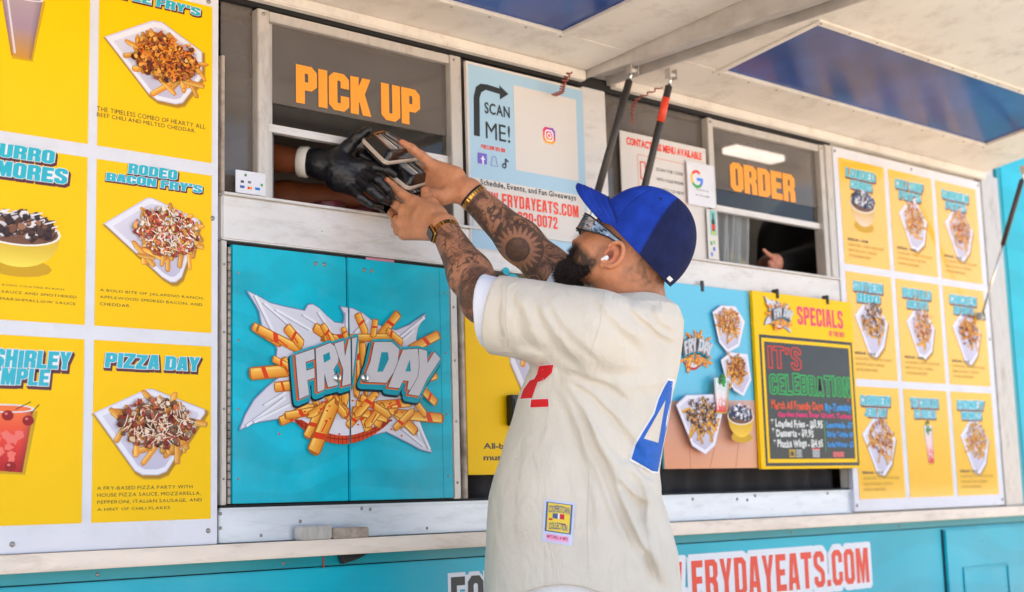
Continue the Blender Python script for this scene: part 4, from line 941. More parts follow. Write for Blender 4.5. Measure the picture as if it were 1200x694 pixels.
def ell_(c, r, ax=None):
    c = v3(c); r = v3(r); A_ = np.eye(3) if ax is None else np.array([v3(q)/np.linalg.norm(q) for q in ax])
    def f(P):
        q = (P-c)@A_.T; k0 = np.sqrt(((q/r)**2).sum(1)); k1 = np.sqrt(((q/(r*r))**2).sum(1))+1e-9; return k0*(k0-1)/k1
    return f
class Sdf:
    def __init__(s): s.ops = []; s.post = None
    def add(s, f, k=.01): s.ops.append((0, f, k)); return s
    def sub(s, f, k=.01): s.ops.append((1, f, k)); return s
    def chain(s, pts, rad, k=.01, flat=None, ratio=1.):
        for i in range(len(pts)-1):
            s.add(cap_(pts[i], pts[i+1], rad[i], rad[i+1]) if flat is None else ecap(pts[i], pts[i+1], rad[i], rad[i+1], flat, ratio), k)
        return s
    def ev(s, P, act=None):
        d = np.full(len(P), 1e3)
        for i, (o, f, k) in enumerate(s.ops):
            if act is not None and not act[i]: continue
            v = f(P)
            d = smin(d, v, k) if o == 0 else -smin(-d, v, k)
        if s.post is not None: d = s.post(P, d)
        return d
def mesh_sdf(S, lo, hi, h, name, pad=.02):
    lo = v3(lo); n = 24; nb = np.ceil((v3(hi)-lo)/(h*n)).astype(int)
    half = h*n*.5*math.sqrt(3)+pad; bs = [(i, j, k) for i in range(nb[0]) for j in range(nb[1]) for k in range(nb[2])]
    ctr = lo+(np.array(bs)+.5)*n*h; dist = [f(ctr) for _, f, _ in S.ops]
    tot = S.ev(ctr); near = np.abs(tot) < half+.02
    big = nb*n+3
    VI = []; VP = []; QF = []
    ax = np.arange(-1, n+1)
    for bi, b in enumerate(bs):
        if not near[bi]: continue
        act = []
        for i, (o, f, k) in enumerate(S.ops):
            dd = dist[i][bi]; act.append(dd < max(tot[bi], 0)+2*half+k*2 if o == 0 else dd < half+k*2)
        base = np.array(b)*n
        gi, gj, gk = np.meshgrid(ax, ax, ax, indexing='ij')
        P = lo+(np.stack([gi, gj, gk], -1).reshape(-1, 3)+base)*h
        F = S.ev(P, act).reshape(n+2, n+2, n+2); sg = F < 0
        if sg.all() or not sg.any(): continue
        c = sg[:-1, :-1, :-1].astype(np.int8)
        for dx in (0, 1):
            for dy in (0, 1):
                for dz in (0, 1):
                    if dx+dy+dz: c = c+sg[dx:n+1+dx, dy:n+1+dy, dz:n+1+dz]
        I = np.argwhere((c > 0) & (c < 8))
        if not len(I): continue
        acc = np.zeros((len(I), 3)); cnt = np.zeros(len(I))
        for a_ in range(3):
            o1, o2 = [q for q in range(3) if q != a_]
            for u in (0, 1):
                for v in (0, 1):
                    s0 = I.copy(); s0[:, o1] += u; s0[:, o2] += v; s1 = s0.copy(); s1[:, a_] += 1
                    f0 = F[s0[:, 0], s0[:, 1], s0[:, 2]]; f1 = F[s1[:, 0], s1[:, 1], s1[:, 2]]
                    mk = (f0 < 0) != (f1 < 0); t = np.where(mk, f0/np.where(f0 == f1, 1, f0-f1), 0)
                    p = s0.astype(float); p[:, a_] += t; acc += p*mk[:, None]; cnt += mk
        pos = lo+(acc/cnt[:, None]-1+base)*h
        gid = ((I-1+base)[:, 0]+1)*(big[1]*big[2])+((I-1+base)[:, 1]+1)*big[2]+((I-1+base)[:, 2]+1)
        VI.append(gid); VP.append(pos)
        for a_ in range(3):
            o1, o2 = (a_+1) % 3, (a_+2) % 3
            sl0 = [slice(1, n+1)]*3; sl1 = list(sl0); sl1[a_] = slice(2, n+2)
            s0 = sg[tuple(sl0)]; s1 = sg[tuple(sl1)]; E_ = np.argwhere(s0 != s1)
            if not len(E_): continue
            inside = s0[E_[:, 0], E_[:, 1], E_[:, 2]]; E_ = E_+base
            def g(d1, d2):
                q = E_.copy(); q[:, o1] -= d1; q[:, o2] -= d2; return (q[:, 0]+1)*(big[1]*big[2])+(q[:, 1]+1)*big[2]+(q[:, 2]+1)
            Q = np.stack([g(0, 0), g(1, 0), g(1, 1), g(0, 1)], 1)
            Q = np.where(inside[:, None], Q, Q[:, ::-1]); QF.append(Q)
    ids = np.concatenate(VI); ps = np.concatenate(VP); Q = np.concatenate(QF)
    uid, first = np.unique(ids, return_index=True); V = ps[first]
    idx = np.searchsorted(uid, Q); idx[idx >= len(uid)] = 0; ok = (uid[idx] == Q).all(1); idx = idx[ok]
    me = bpy.data.meshes.new(name); me.vertices.add(len(V)); me.vertices.foreach_set('co', V.astype(np.float32).ravel())
    me.loops.add(len(idx)*4); me.loops.foreach_set('vertex_index', idx.astype(np.int32).ravel())
    me.polygons.add(len(idx)); me.polygons.foreach_set('loop_start', np.arange(0, len(idx)*4, 4, dtype=np.int32))
    me.polygons.foreach_set('use_smooth', [True]*len(idx))
    me.update(calc_edges=True); me.validate()
    return me, V
def setcol(me, C_):
    ca = me.color_attributes.new('Col', 'FLOAT_COLOR', 'POINT'); q = np.ones((len(C_), 4), dtype=np.float32); q[:, :3] = C_
    ca.data.foreach_set('color', q.ravel())
_rs = np.random.RandomState(7); _LAT = _rs.rand(64, 64, 64)
def vnoise(P):
    q = np.floor(P).astype(int); f = P-q; f = f*f*(3-2*f); r_ = 0
    for dx in (0, 1):
        for dy in (0, 1):
            for dz in (0, 1):
                w_ = (f[:, 0] if dx else 1-f[:, 0])*(f[:, 1] if dy else 1-f[:, 1])*(f[:, 2] if dz else 1-f[:, 2])
                r_ = r_+w_*_LAT[(q[:, 0]+dx) & 63, (q[:, 1]+dy) & 63, (q[:, 2]+dz) & 63]
    return r_
def fbm(P, o=3):
    a = 0; s_ = 1; t = 0
    for i in range(o): a = a+vnoise(P*2**i+17*i)*s_; t += s_; s_ *= .5
    return a/t
def L3(c): return np.array([lin(c[0]), lin(c[1]), lin(c[2])])
def proj(P):
    v = P-C0; z = v@_fw; return np.stack([600+CF*(v@CRV)/z, 347-CF*(v@CUV)/z], 1), z
def seg3(Q, pts):
    d = np.full(len(Q), 1e9); sg = np.zeros(len(Q)); fr = np.zeros(len(Q)); ln = [math.dist(a, b) for a, b in zip(pts, pts[1:])]; tot = sum(ln); c = 0
    for a, b, l_ in zip(pts, pts[1:], ln):
        a, b = v3(a), v3(b); ab = b-a; t = np.clip((Q-a)@ab/(ab@ab), 0, 1); q = Q-a-t[:, None]*ab; e = np.sqrt((q*q).sum(1)); m_ = e < d
        d = np.where(m_, e, d); sg = np.where(m_, np.sign(ab[0]*(Q-a)[:, 1]-ab[1]*(Q-a)[:, 0]), sg); fr = np.where(m_, (c+t*l_)/tot, fr); c += l_
    return d*np.where(sg == 0, 1, sg), fr
def seg2(Q, pts):
    d = np.full(len(Q), 1e9)
    for a, b in zip(pts, pts[1:]):
        a, b = v3(a), v3(b); ab = b-a; t = np.clip((Q-a)@ab/(ab@ab), 0, 1); q = Q-a-t[:, None]*ab; d = np.minimum(d, np.sqrt((q*q).sum(1)))
    return d
HR = CRV.copy(); HR[2] = 0; HR /= np.linalg.norm(HR)           # horizontal, to the right of the view
HF = np.array([-HR[1], HR[0], 0])                              # horizontal, away from the camera

M['skin'] = mat('skin', 'VC', .46, spec=.4, bump=.55, bscale=330, sss=.08, var=.07, vscale=90)
M['cloth'] = mat('jersey_cloth', (226, 216, 200), .85, var=.045, vscale=10, bump=.6, bscale=360, spec=.2)
def wrinkles(mt, sc, st, dist, stretch=(1, 1, .45)):
    t = mt.node_tree; N = t.nodes; L = t.links; b = N['Principled BSDF']
    tc = N.new('ShaderNodeTexCoord'); mp = N.new('ShaderNodeMapping'); mp.inputs['Scale'].default_value = stretch; mp.inputs['Rotation'].default_value = (.3, .5, .2); L.new(tc.outputs['Object'], mp.inputs[0])
    n = N.new('ShaderNodeTexNoise'); n.inputs['Scale'].default_value = sc; n.inputs['Detail'].default_value = 3; n.inputs['Distortion'].default_value = 1.2
    L.new(mp.outputs[0], n.inputs[0]); bp = N.new('ShaderNodeBump'); bp.inputs['Strength'].default_value = st; bp.inputs['Distance'].default_value = dist; L.new(n.outputs[0], bp.inputs['Height'])
    old = b.inputs['Normal'].links[0].from_node; L.new(bp.outputs[0], old.inputs['Normal'])
wrinkles(M['cloth'], 18, .75, .012)
M['tee'] = mat('tee_cloth', (236, 238, 248), .85, bump=.2, bscale=300, spec=.2); wrinkles(M['tee'], 24, .5, .012)
M['glove'] = mat('glove_rubber', (24, 24, 28), .34, bump=.8, bscale=75, spec=.45, var=.2, vscale=30)
M['denim'] = mat('denim', (52, 62, 84), .85, var=.15, vscale=8, bump=.4, bscale=300)
M['gold'] = mat('gold_metal', (214, 160, 80), .25, metal=1.)
M['capcol'] = mat('cap_cloth', 'VC', .85, bump=.6, bscale=330, spec=.2, var=.2, vscale=26)
M['blackgloss'] = mat('black_plastic', (18, 18, 20), .12, spec=.6)
M['beard'] = mat('beard_hair', 'VC', .75, bump=1., bscale=300, spec=.3)

# ================================================================== THE CUSTOMER
HS = 1.12; pit, yaw = R(29), R(17)
hF = -CRV*math.cos(pit)*math.cos(yaw)+CUV*math.sin(pit)+_fw*math.cos(pit)*math.sin(yaw); hF /= np.linalg.norm(hF)
hU = CUV*math.cos(pit)+CRV*math.sin(pit); hU = hU-hF*(hU@hF); hU /= np.linalg.norm(hU); hL = np.cross(hU, hF)
if hL@(-_fw) < 0: hL = -hL
HO = D(723, 305, 3.55+.085)
def H(f, u, l=0.): return HO+(hF*f+hU*u+hL*l)*HS
HAX = (hF, hU, hL)
def hell(f, u, l, rf, ru, rl): return ell_(H(f, u, l), (rf*HS, ru*HS, rl*HS), HAX)

shL, shR = D(692, 386, 3.46), D(738, 380, 3.84)
elL, wrL = D(568, 352, 3.60), D(520, 268, 3.80)
elR, wrR = D(642, 314, 3.92), D(549, 226, 3.97)
S = Sdf()
S.add(hell(-.022, .06, 0, .100, .090, .076), .02)
S.add(hell(.040, .012, 0, .058, .082, .060), .03)
for l in (-1, 1):
    S.add(cap_(H(.0, -.030, .050*l), H(.072, -.072, .018*l), .026*HS, .022*HS), .03)
    S.add(cap_(H(.05, -.012, .036*l), H(.06, -.03, .03*l), .026*HS), .03)
    S.add(cap_(H(.082, .036, .034*l), H(.092, .04, .006*l), .010*HS), .012)
    S.add(cap_(H(.0965, -.0195, .011*l), H(.092, -.019, .012*l), .0075*HS), .006)
    S.add(hell(.080, .022, .032*l, .012, .011, .013), .006)
    S.add(cap_(H(.089, -.040, .020*l), H(.097, -.0385, 0), .0055*HS), .006)
    S.add(cap_(H(.088, -.050, .018*l), H(.095, -.0505, 0), .0065*HS), .006)
S.add(cap_(H(.090, .02), H(.1055, -.012), .0085*HS, .0105*HS), .014)
S.add(hell(.078, -.075, 0, .022, .020, .024), .02)
# ears
for l in (-1, 1):
    S.add(hell(-.004, .0, .076*l, .018, .028, .009), .012)
    rg = [H(-.006+.0205*math.cos(a)-.006*math.sin(a), .003+.031*math.sin(a), (.0845+.004*(-math.cos(a)))*l) for a in [R(-75)+R(255+60)*k/14 for k in range(15)]]
    rg = [H(-.005-.0205*math.cos(a)*-1*-1+0, .003+.0300*math.sin(a), (.088+.004*math.cos(a))*l) for a in [R(-95)+R(250)*k/14 for k in range(15)]]
    S.chain(rg, [.0050*HS]*15, .003)
    S.add(hell(.006, -.026, .081*l, .009, .011, .006), .008)
    S.add(cap_(H(-.012, .012, .083*l), H(.004, .017, .083*l), .0035*HS), .004)
    S.add(cap_(H(-.013, .010, .083*l), H(-.006, -.018, .083*l), .0035*HS), .004)
    S.add(cap_(H(.013, -.004, .080*l), H(.013, .004, .080*l), .005*HS), .005)
    S.sub(hell(.003, -.003, .094*l, .010, .015, .014), .004)
    S.sub(hell(.003, .017, .092*l, .011, .005, .009), .003)
nb = D(744, 400, 3.66)
S.add(cap_(H(-.035, -.02), nb, .072*HS, .076*HS), .03)
S.add(cap_(H(-.06, .01), D(757, 366, 3.66), .042*HS, .050*HS), .03)
# trunk under the clothes
S.add(cap_(D(722, 425, 3.64), D(682, 690, 3.64), .11, .13), .05)
S.add(cap_(D(712, 412, 3.52), D(728, 408, 3.78), .07), .05)
# left arm
S.chain([shL, elL], [.078, .060], .03)
fm = elL+(wrL-elL)*.35
S.chain([elL, fm, wrL], [.056, .0555, .037], .03)
# right arm
fr = elR+(wrR-elR)*.35
S.chain([shR, elR], [.075, .058], .03)
S.chain([elR, fr, wrR], [.058, .058, .038], .03)
# left hand: back of the hand towards the camera
def hd(*a): return D(*a)
S.chain([wrL, hd(497, 255, 3.86)], [.036, .034], .02, flat=-_fw, ratio=.75)
kn = [hd(484, 236, 3.905), hd(474, 247, 3.915), hd(471, 261, 3.91), hd(474, 274, 3.895)]
mc = [hd(512, 252, 3.85), hd(506, 258, 3.85), hd(504, 266, 3.85), hd(505, 272, 3.84)]
for a, b in zip(mc, kn): S.chain([a, b], [.024, .0185], .018)
S.chain([kn[0], hd(468, 225, 3.93), hd(460, 218, 3.935), hd(453.5, 211, 3.93)], [.0155, .0125, .0115, .0085], .008)
S.chain([kn[1], hd(464, 240, 3.94), hd(459, 236, 3.98), hd(462, 230, 4.0)], [.0155, .0125, .011, .009], .008)
S.chain([kn[2], hd(463, 257, 3.935), hd(459, 250, 3.97), hd(463, 243, 3.99)], [.015, .0125, .011, .009], .008)
S.chain([kn[3], hd(466, 271, 3.925), hd(463, 264, 3.96), hd(467, 257, 3.98)], [.014, .0115, .010, .0085], .008)
S.chain([hd(515, 252, 3.86), hd(506, 239, 3.89), hd(500, 230, 3.92), hd(497, 223, 3.93)], [.023, .0165, .0135, .010], .012)
# right hand: palm under the boxes
S.chain([wrR, hd(527, 214, 4.0)], [.037, .035], .02, flat=-_fw, ratio=.8)
rk = [hd(508, 195, 4.01), hd(503, 205, 4.03), hd(501, 215, 4.04), hd(503, 224, 4.03)]
rm = [hd(534, 205, 3.99), hd(532, 212, 4.0), hd(530, 219, 4.0), hd(530, 226, 3.99)]
for a, b in zip(rm, rk): S.chain([a, b], [.025, .020], .018)
S.chain([rk[0], hd(494, 183, 4.0), hd(482, 174, 3.99), hd(471, 167, 3.985)], [.017, .014, .0125, .0095], .008)
S.chain([rk[1], hd(488, 197, 4.06), hd(476, 190, 4.08), hd(466, 184, 4.09)], [.0165, .0135, .012, .009], .008)
S.chain([rk[2], hd(486, 211, 4.07), hd(474, 206, 4.09), hd(464, 201, 4.1)], [.016, .013, .0115, .009], .008)
S.chain([rk[3], hd(488, 224, 4.06), hd(478, 222, 4.08), hd(470, 218, 4.09)], [.015, .012, .0105, .0085], .008)
S.chain([hd(533, 226, 3.975), hd(519, 231, 3.965), hd(508, 229, 3.965), hd(500, 223, 3.97)], [.025, .021, .0165, .012], .014)
me, V = mesh_sdf(S, (2.0, -1.25, .78), (2.95, .12, 2.1), .0029, 'body')
# colours of the skin: stubble, lips, tattoos
loc = np.stack([(V-HO)@hF, (V-HO)@hU, (V-HO)@hL], 1)/HS
Q2, QZ = proj(V)
skin = L3((206, 140, 102))[None]*np.ones((len(V), 1))
n1 = fbm(V*22, 3); n2 = fbm(V*90+5, 2)
skin *= (.90+.22*n1)[:, None]
red = np.clip(1-np.sqrt(((loc-[-.004, 0, .083])**2).sum(1))/.036, 0, 1)
skin = skin*(1-red[:, None]*.45)+L3((222, 108, 80))*red[:, None]*.45
ishead = (np.abs(loc[:, 0]) < .14) & (loc[:, 1] > -.12) & (np.abs(loc[:, 2]) < .1)
hairm = np.clip((loc[:, 0]-.014+.35*np.minimum(loc[:, 1]+.03, 0))/.02, 0, 1)*np.clip((-.020-loc[:, 1]+(loc[:, 0]-.03)*.25)/.020, 0, 1)
side = np.clip(1-np.abs(loc[:, 0]-.030)/.012, 0, 1)*np.clip((.03-loc[:, 1])/.02, 0, 1)*.35
nape = np.clip((-.030-loc[:, 0])/.03, 0, 1)*np.clip((loc[:, 1]+.05)/.04, 0, 1)*.5
hm = np.clip((hairm*1.1+side+nape)*(.2+1.5*n2), 0, .95)*ishead
skin = skin*(1-hm[:, None])+L3((38, 28, 24))*hm[:, None]
# arms
def along(a, b):
    ab = b-a; return (V-a)@ab/(ab@ab), np.linalg.norm(V-a-np.outer(np.clip((V-a)@ab/(ab@ab), 0, 1), ab), axis=1)
tl_, dl = along(elL, wrL); tr_, dr_ = along(elR, wrR); tu, du = along(shL, elL)
onL = (((tl_ > -.3) & (tl_ < .96) & (dl < .085)) | ((du < .085) & (tu > .5))) & (loc[:, 0] > -9)
onR = (tr_ > -.4) & (tr_ < .95) & (dr_ < .085) & (QZ > 3.8)
W1 = V+np.stack([fbm(V*14, 2), fbm(V*14+9, 2), fbm(V*14+31, 2)], 1)*.09
rid = np.abs(fbm(W1*30, 2)-.5); rid2 = np.abs(fbm(W1*52+11, 2)-.5); shd = fbm(W1*16+3, 2)
rid3 = np.abs(fbm(W1*84+23, 2)-.5)
lines = np.maximum(np.clip(1.3-rid/.034, 0, 1), .95*np.clip(1.3-rid2/.034, 0, 1)); lines = np.maximum(lines, .7*np.clip(1-rid3/.035, 0, 1)*(shd > .42))
patch = np.clip((shd-.32)/.16, 0, 1)*.78*(.65+.6*fbm(V*130, 2)); sh2_ = fbm(W1*34+40, 2)
tat = np.clip(np.maximum(lines*.95, patch*np.clip((sh2_-.30)/.2, .25, 1.)), 0, .88)
fade = np.clip((.97-tl_)/.06, 0, 1); tatL = tat*fade*onL*.95
ctr = np.array([606.5, 292.5]); dv = Q2-ctr; rr = np.sqrt((dv**2).sum(1))*1.0; an = np.arctan2(dv[:, 1], dv[:, 0])
facing = QZ < 3.97
sun_ = np.where(rr < 13, .62+.2*fbm(V*120, 1), 0.)
ring = (rr >= 12) & (rr < 14.5); sun_ = np.where(ring, .8, sun_)
ray_ = np.abs(((an*11/math.pi) % 1)-.5)*2
inray = (rr >= 14.5) & (rr < 31); rl = 18+11*ray_; sun_ = np.where(inray, np.where(rr > rl, .75, .04), sun_)
tatR = tat*np.clip((.95-tr_)/.06, 0, 1)*1.0*onR
tatR = np.where((rr < 31) & facing & onR, np.where(rr < 29, sun_, np.maximum(sun_, tatR)), tatR)
r2_ = np.sqrt(((Q2-[625, 331])**2).sum(1)); tatR = np.where(onR & (r2_ < 9), np.where(np.abs(r2_-6) < 1.6, .8, np.where(r2_ < 3, .6, .15)), tatR)
arm_ = np.maximum(fade*onL, np.clip((.95-tr_)/.06, 0, 1)*onR)*.42; skin = skin*(1-arm_[:, None])+L3((124, 92, 78))*arm_[:, None]
tt = np.maximum(tatL, tatR); skin = skin*(1-tt[:, None])+L3((50, 42, 40))*tt[:, None]
ec = np.clip(1-np.sqrt(((loc[:, 0]-.003)/.011)**2+((loc[:, 1]+.003)/.016)**2), 0, 1)*(loc[:, 2] > .06)*(loc[:, 2] < .1)  # ear hollow mask: shade of the recess mixed into the skin colour
skin = skin*(1-.75*np.clip(ec*2.2, 0, 1)[:, None])+L3((92, 40, 30))*.75*np.clip(ec*2.2, 0, 1)[:, None]
for jp, jq in ((hd(468, 225, 3.93), hd(460, 218, 3.935)), (hd(460, 218, 3.935), hd(453.5, 211, 3.93)), (hd(494, 183, 4.0), hd(482, 174, 3.99)), (hd(482, 174, 3.99), hd(471, 167, 3.985)), (hd(500, 230, 3.92), hd(497, 223, 3.93)), (kn[0], hd(468, 225, 3.93)), (hd(463, 257, 3.935), hd(459, 250, 3.97))):
    ja = (jq-jp)/np.linalg.norm(jq-jp); nr = np.linalg.norm(V-jp, axis=1) < .022
    for o__ in (-.003, .0, .0035): skin[nr] *= (1-.22*np.exp(-(((V[nr]-jp)@ja-o__)/.0011)**2))[:, None]  # darker bands paint the shade of the finger creases
# warmer palms, nails
for tip, dr in ((hd(454, 212, 3.93), hd(468, 225, 3.93)), (hd(497, 224, 3.93), hd(500, 230, 3.92)), (hd(471.5, 167.5, 3.985), hd(482, 174, 3.99))):
    k_ = np.clip(1-np.linalg.norm(V-tip, axis=1)/.022, 0, 1); skin = skin*(1-.55*k_[:, None])+L3((226, 120, 88))*.55*k_[:, None]
setcol(me, skin)
man = empty('person', (float(D(690, 694, 3.6)[0]), float(D(690, 694, 3.6)[1]), 0), 'bearded man in blue cap and cream jersey reaching up to the pick up window', 'person')
body = link('body', me, M['skin'], man)

# --- jersey
rows = [(338, 722, 762, .09), (350, 703, 781, .15), (362, 690, 797, .19), (378, 668, 802, .215), (400, 645, 801, .225), (430, 620, 797, .225), (460, 608, 790, .225), (500, 597, 782, .225), (530, 588, 775, .228), (556, 579, 771, .232), (580, 573, 773, .236), (610, 570, 780, .24), (650, 568, 791, .24), (694, 568, 795, .24), (740, 572, 796, .235)]
RD = 3.62
tz, ta, tr2, tb = [], [], [], []
O2 = D(690, 500, RD); cF = O2@HF
for y, xl, xr, b in rows:
    pl_, pr_ = D(xl, y, RD), D(xr, y, RD); tz.append((pl_[2]+pr_[2])/2); ta.append((pl_+pr_)@HR/2); tr2.append((pr_-pl_)@HR/2); tb.append(b)
o_ = np.argsort(tz); tz = np.array(tz)[o_]; ta = np.array(ta)[o_]; tr2 = np.array(tr2)[o_]; tb = np.array(tb)[o_]
def torso(P, shrink=0.):
    z = P[:, 2]; c = np.interp(z, tz, ta); ra = np.interp(z, tz, tr2)-shrink; rb = np.interp(z, tz, tb)-shrink
    da = np.abs(P@HR-c)/ra; db = np.abs(P@HF-cF)/rb; e = 2.35
    d = ((da**e+db**e)**(1/e)-1)*np.minimum(ra, rb)
    return np.maximum(d, z-tz[-1])
J = Sdf(); J.add(torso, .05)
slO = D(581, 369, 3.545); slS = D(700, 388, 3.46)
J.add(cap_(slS, slS+(slO-slS)*1.35, .106, .099), .055)
srS, srO = D(738, 384, 3.80), D(664, 338, 3.86)
J.add(cap_(srS, srS+(srO-srS)*1.4, .10, .082), .06)
def plane_cut(c, nrm):
    c = v3(c); nrm = v3(nrm)/np.linalg.norm(nrm)
    return lambda P: -(P-c)@nrm
axL = (slO-slS)/np.linalg.norm(slO-slS); axR = (srO-srS)/np.linalg.norm(srO-srS)
def capend(c, ax_, rad):      # removes what lies past the sleeve end
    def f(P):
        q = P-c; t = q@ax_; rr_ = np.sqrt(np.maximum((q*q).sum(1)-t*t, 0)); return np.maximum(-t, rr_-rad)
    return f
J.sub(capend(slO, axL, .16), .006); J.sub(capend(srO, axR, .13), .006)
J.sub(cap_(slO-axL*.03, slO+axL*.1, .088), .006)
J.sub(cap_(H(-.035, -.02), nb+(H(-.035, -.02)-nb)*.25, .088*HS, .088*HS), .012)
zb = D(690, 725, 3.4)[2]
aside = D(655, 690, 3.4)@HR
def hemcut(P):
    a = P@HR; return P[:, 2]-(zb+.088*np.exp(-((a-aside)/.18)**2))
J.sub(hemcut, .006)
folds = [([(654, 430), (666, 447), (688, 484), (701, 510), (716, 548), (735, 596), (748, 625), (763, 653), (786, 700)], 6, .017),
 ([(650, 438), (662, 464), (684, 508), (700, 546), (716, 590), (730, 640)], 6, .008), ([(668, 470), (690, 530), (700, 590), (704, 640)], 8, .006),
 ([(738, 560), (755, 572), (768, 592), (770, 618), (774, 645), (790, 694)], -5, .008), ([(752, 548), (761, 580), (760, 615), (766, 655), (778, 694)], 5, .010),
 ([(626, 346), (636, 366), (655, 392), (675, 416), (698, 446)], 6, .009), ([(642, 342), (654, 366), (674, 392), (698, 414), (716, 428)], 5, .006), ([(606, 338), (612, 362), (622, 388), (640, 412)], 6, .007),
 ([(652, 426), (686, 436), (722, 452), (750, 472)], 5, .008), ([(652, 432), (686, 452), (720, 484), (748, 520), (768, 548)], 5, .008), ([(654, 436), (676, 470), (706, 520), (736, 552), (764, 572)], -5, .007),
 ([(598, 480), (589, 540), (586, 600), (588, 680)], 10, .007), ([(628, 478), (618, 530), (612, 600), (616, 680)], 12, .005), ([(650, 500), (648, 560), (656, 640), (660, 690)], -12, .004),
 ([(700, 341), (712, 366), (734, 390), (764, 408)], 6, .007), ([(735, 349), (752, 372), (780, 392), (799, 400)], 5, .007), ([(764, 357), (776, 376), (798, 388)], 5, .006), ([(710, 440), (740, 450), (775, 448), (797, 440)], 9, .004),
 ([(720, 556), (742, 574), (766, 590)], 4, .009), ([(730, 536), (750, 558), (770, 572)], -4, .008), ([(716, 572), (736, 600), (754, 640), (764, 690)], -6, .007), ([(650, 428), (638, 446), (616, 466)], 5, .007), ([(590, 350), (592, 380), (598, 408)], 5, .004),
 ([(640, 422), (624, 414), (600, 412)], 5, .005), ([(670, 400), (690, 420), (720, 430), (760, 424)], 8, .005)]
def jpost(P, d):
    nr = np.abs(d) < .03
    if not nr.any(): return d
    Pn = P[nr]; Q, Z = proj(Pn); dd = d[nr]-.007*(fbm(Pn*7, 2)-.5)-.004*(fbm(Pn*np.array([16, 16, 7])+5, 2)-.5)
    w_ = np.clip((3.62-Z)/.06, 0, 1)
    if (w_ > 0).any():
        wob = 6*(fbm(Pn*18+9, 1)-.5); q0, q1 = Q.min(0), Q.max(0)
        for pts, wd, amp in folds:
            r_ = 4.5*abs(wd)+3; A_ = np.array(pts)
            if (A_.min(0)-r_ > q1).any() or (A_.max(0)+r_ < q0).any(): continue
            e, fr = seg3(Q, pts); e = e*(1 if wd > 0 else -1)+wob; wd = abs(wd); tp = np.clip(fr/.22, 0, 1)*np.clip((1.001-fr)/.28, 0, 1); tp = tp*tp*(3-2*tp)
            dd = dd-amp*tp*w_*(np.where(e < 0, np.exp(-(e/(wd*1.9))**2), np.exp(-(e/(wd*.75))**2))-.55*np.exp(-((e-1.7*wd)/(wd*.9))**2))
    d = d.copy(); d[nr] = dd; return d
J.post = jpost
me, VJ = mesh_sdf(J, (2.1, -1.35, .68), (3.1, -.25, 1.75), .0035, 'jersey')
jer = link('jersey', me, M['cloth'], man)
bvhJ = BVHTree.FromPolygons([tuple(v) for v in VJ], [tuple(p.vertices) for p in me.polygons])
# --- white tee under it: sleeve ends and hem
tc_ = D(568, 363, 3.575)
axT = axL*.93-CRV*.10-CUV*.16; axT /= np.linalg.norm(axT)
tp_ = lambda P, d: d-.004*(fbm(P*14, 2)-.5)
Tt = Sdf(); Tt.add(cap_(slO-axL*.06, tc_+axL*.08, .087, .098), .01)
Tt.sub(capend(tc_, axT, .2), .005); Tt.sub(cap_(tc_-axL*.03, tc_+axL*.1, .078), .005); Tt.post = tp_
me, _ = mesh_sdf(Tt, v3(tc_)-.2, v3(tc_)+.25, .0042, 'undershirt_sleeve'); link('undershirt_sleeve', me, M['tee'], man)
Tt = Sdf(); Tt.add(cap_(srO-axR*.04, srO+axR*.12, .070, .074), .01); Tt.sub(capend(srO+axR*.042, axR, .12), .004); Tt.post = tp_
me, _ = mesh_sdf(Tt, v3(srO)-.2, v3(srO)+.2, .0042, 'undershirt_sleeve'); link('undershirt_sleeve', me, M['tee'], man)
Tt = Sdf(); Tt.add(lambda P: np.maximum(torso(P, .03), P[:, 2]-(zb+.2)), .004); Tt.sub(lambda P: P[:, 2]-(zb-.05), .004); Tt.post = tp_
Tt.ops[1] = (1, lambda P: (P[:, 2]-(zb-.05)), .004)
me, _ = mesh_sdf(Tt, (2.1, -1.3, .6), (3.0, -.25, 1.1), .0060, 'undershirt_hem'); link('undershirt_hem', me, M['tee'], man)
# collar band
rimc = []
for k_ in range(0): pass
# --- prints on the jersey, laid on its surface
def cast(px, py, lift):
    d = Vector(ray(px, py)).normalized(); h_ = bvhJ.ray_cast(Vector(C0), d)
    if h_[0] is None: return None
    return h_[0]-d*lift+h_[1]*0
def decal(name, pts, mt, parent, lift=.002, step=3.):
    bm = bmesh.new(); f = bm.faces.new([bm.verts.new((x, y, 0)) for x, y in pts]); bmesh.ops.triangulate(bm, faces=[f])
    for it in range(6):
        es = [e for e in bm.edges if e.calc_length() > step]
        if not es: break
        bmesh.ops.subdivide_edges(bm, edges=es, cuts=1); bmesh.ops.triangulate(bm, faces=bm.faces[:])
    bad = []
    for v in bm.verts:
        p = cast(v.co.x, v.co.y, lift)
        if p is None: bad.append(v)
        else: v.co = p
    if bad: bmesh.ops.delete(bm, geom=bad, context='VERTS')
    return obj_bm(name, bm, mt, parent, True)
def grow(pts, g):
    cx = sum(p[0] for p in pts)/len(pts); cy = sum(p[1] for p in pts)/len(pts)
    out = []
    for x, y in pts:
        l = math.hypot(x-cx, y-cy) or 1; out.append((x+(x-cx)/l*g, y+(y-cy)/l*g))
    return out
redf = mat('felt_red', (226, 26, 30), .8); bluef = mat('felt_blue', (22, 96, 190), .75, bump=.4, bscale=200, var=.12, vscale=40); whf = mat('felt_white', (238, 236, 236), .8)
two = [(631.8, 429), (648.6, 427.4), (646.8, 436.8), (638, 445.4), (630, 448), (623, 466.7), (609.5, 467.5), (613, 457), (620.6, 446), (626, 444), (629, 438.6)]
tw2 = [(622.4, 468.4), (642.3, 467.4), (643, 476.8), (621.3, 477.6)]
decal('number_edging', grow(two, 1.4), whf, jer, .0016); decal('number_edging', grow(tw2, 1.4), whf, jer, .0016)
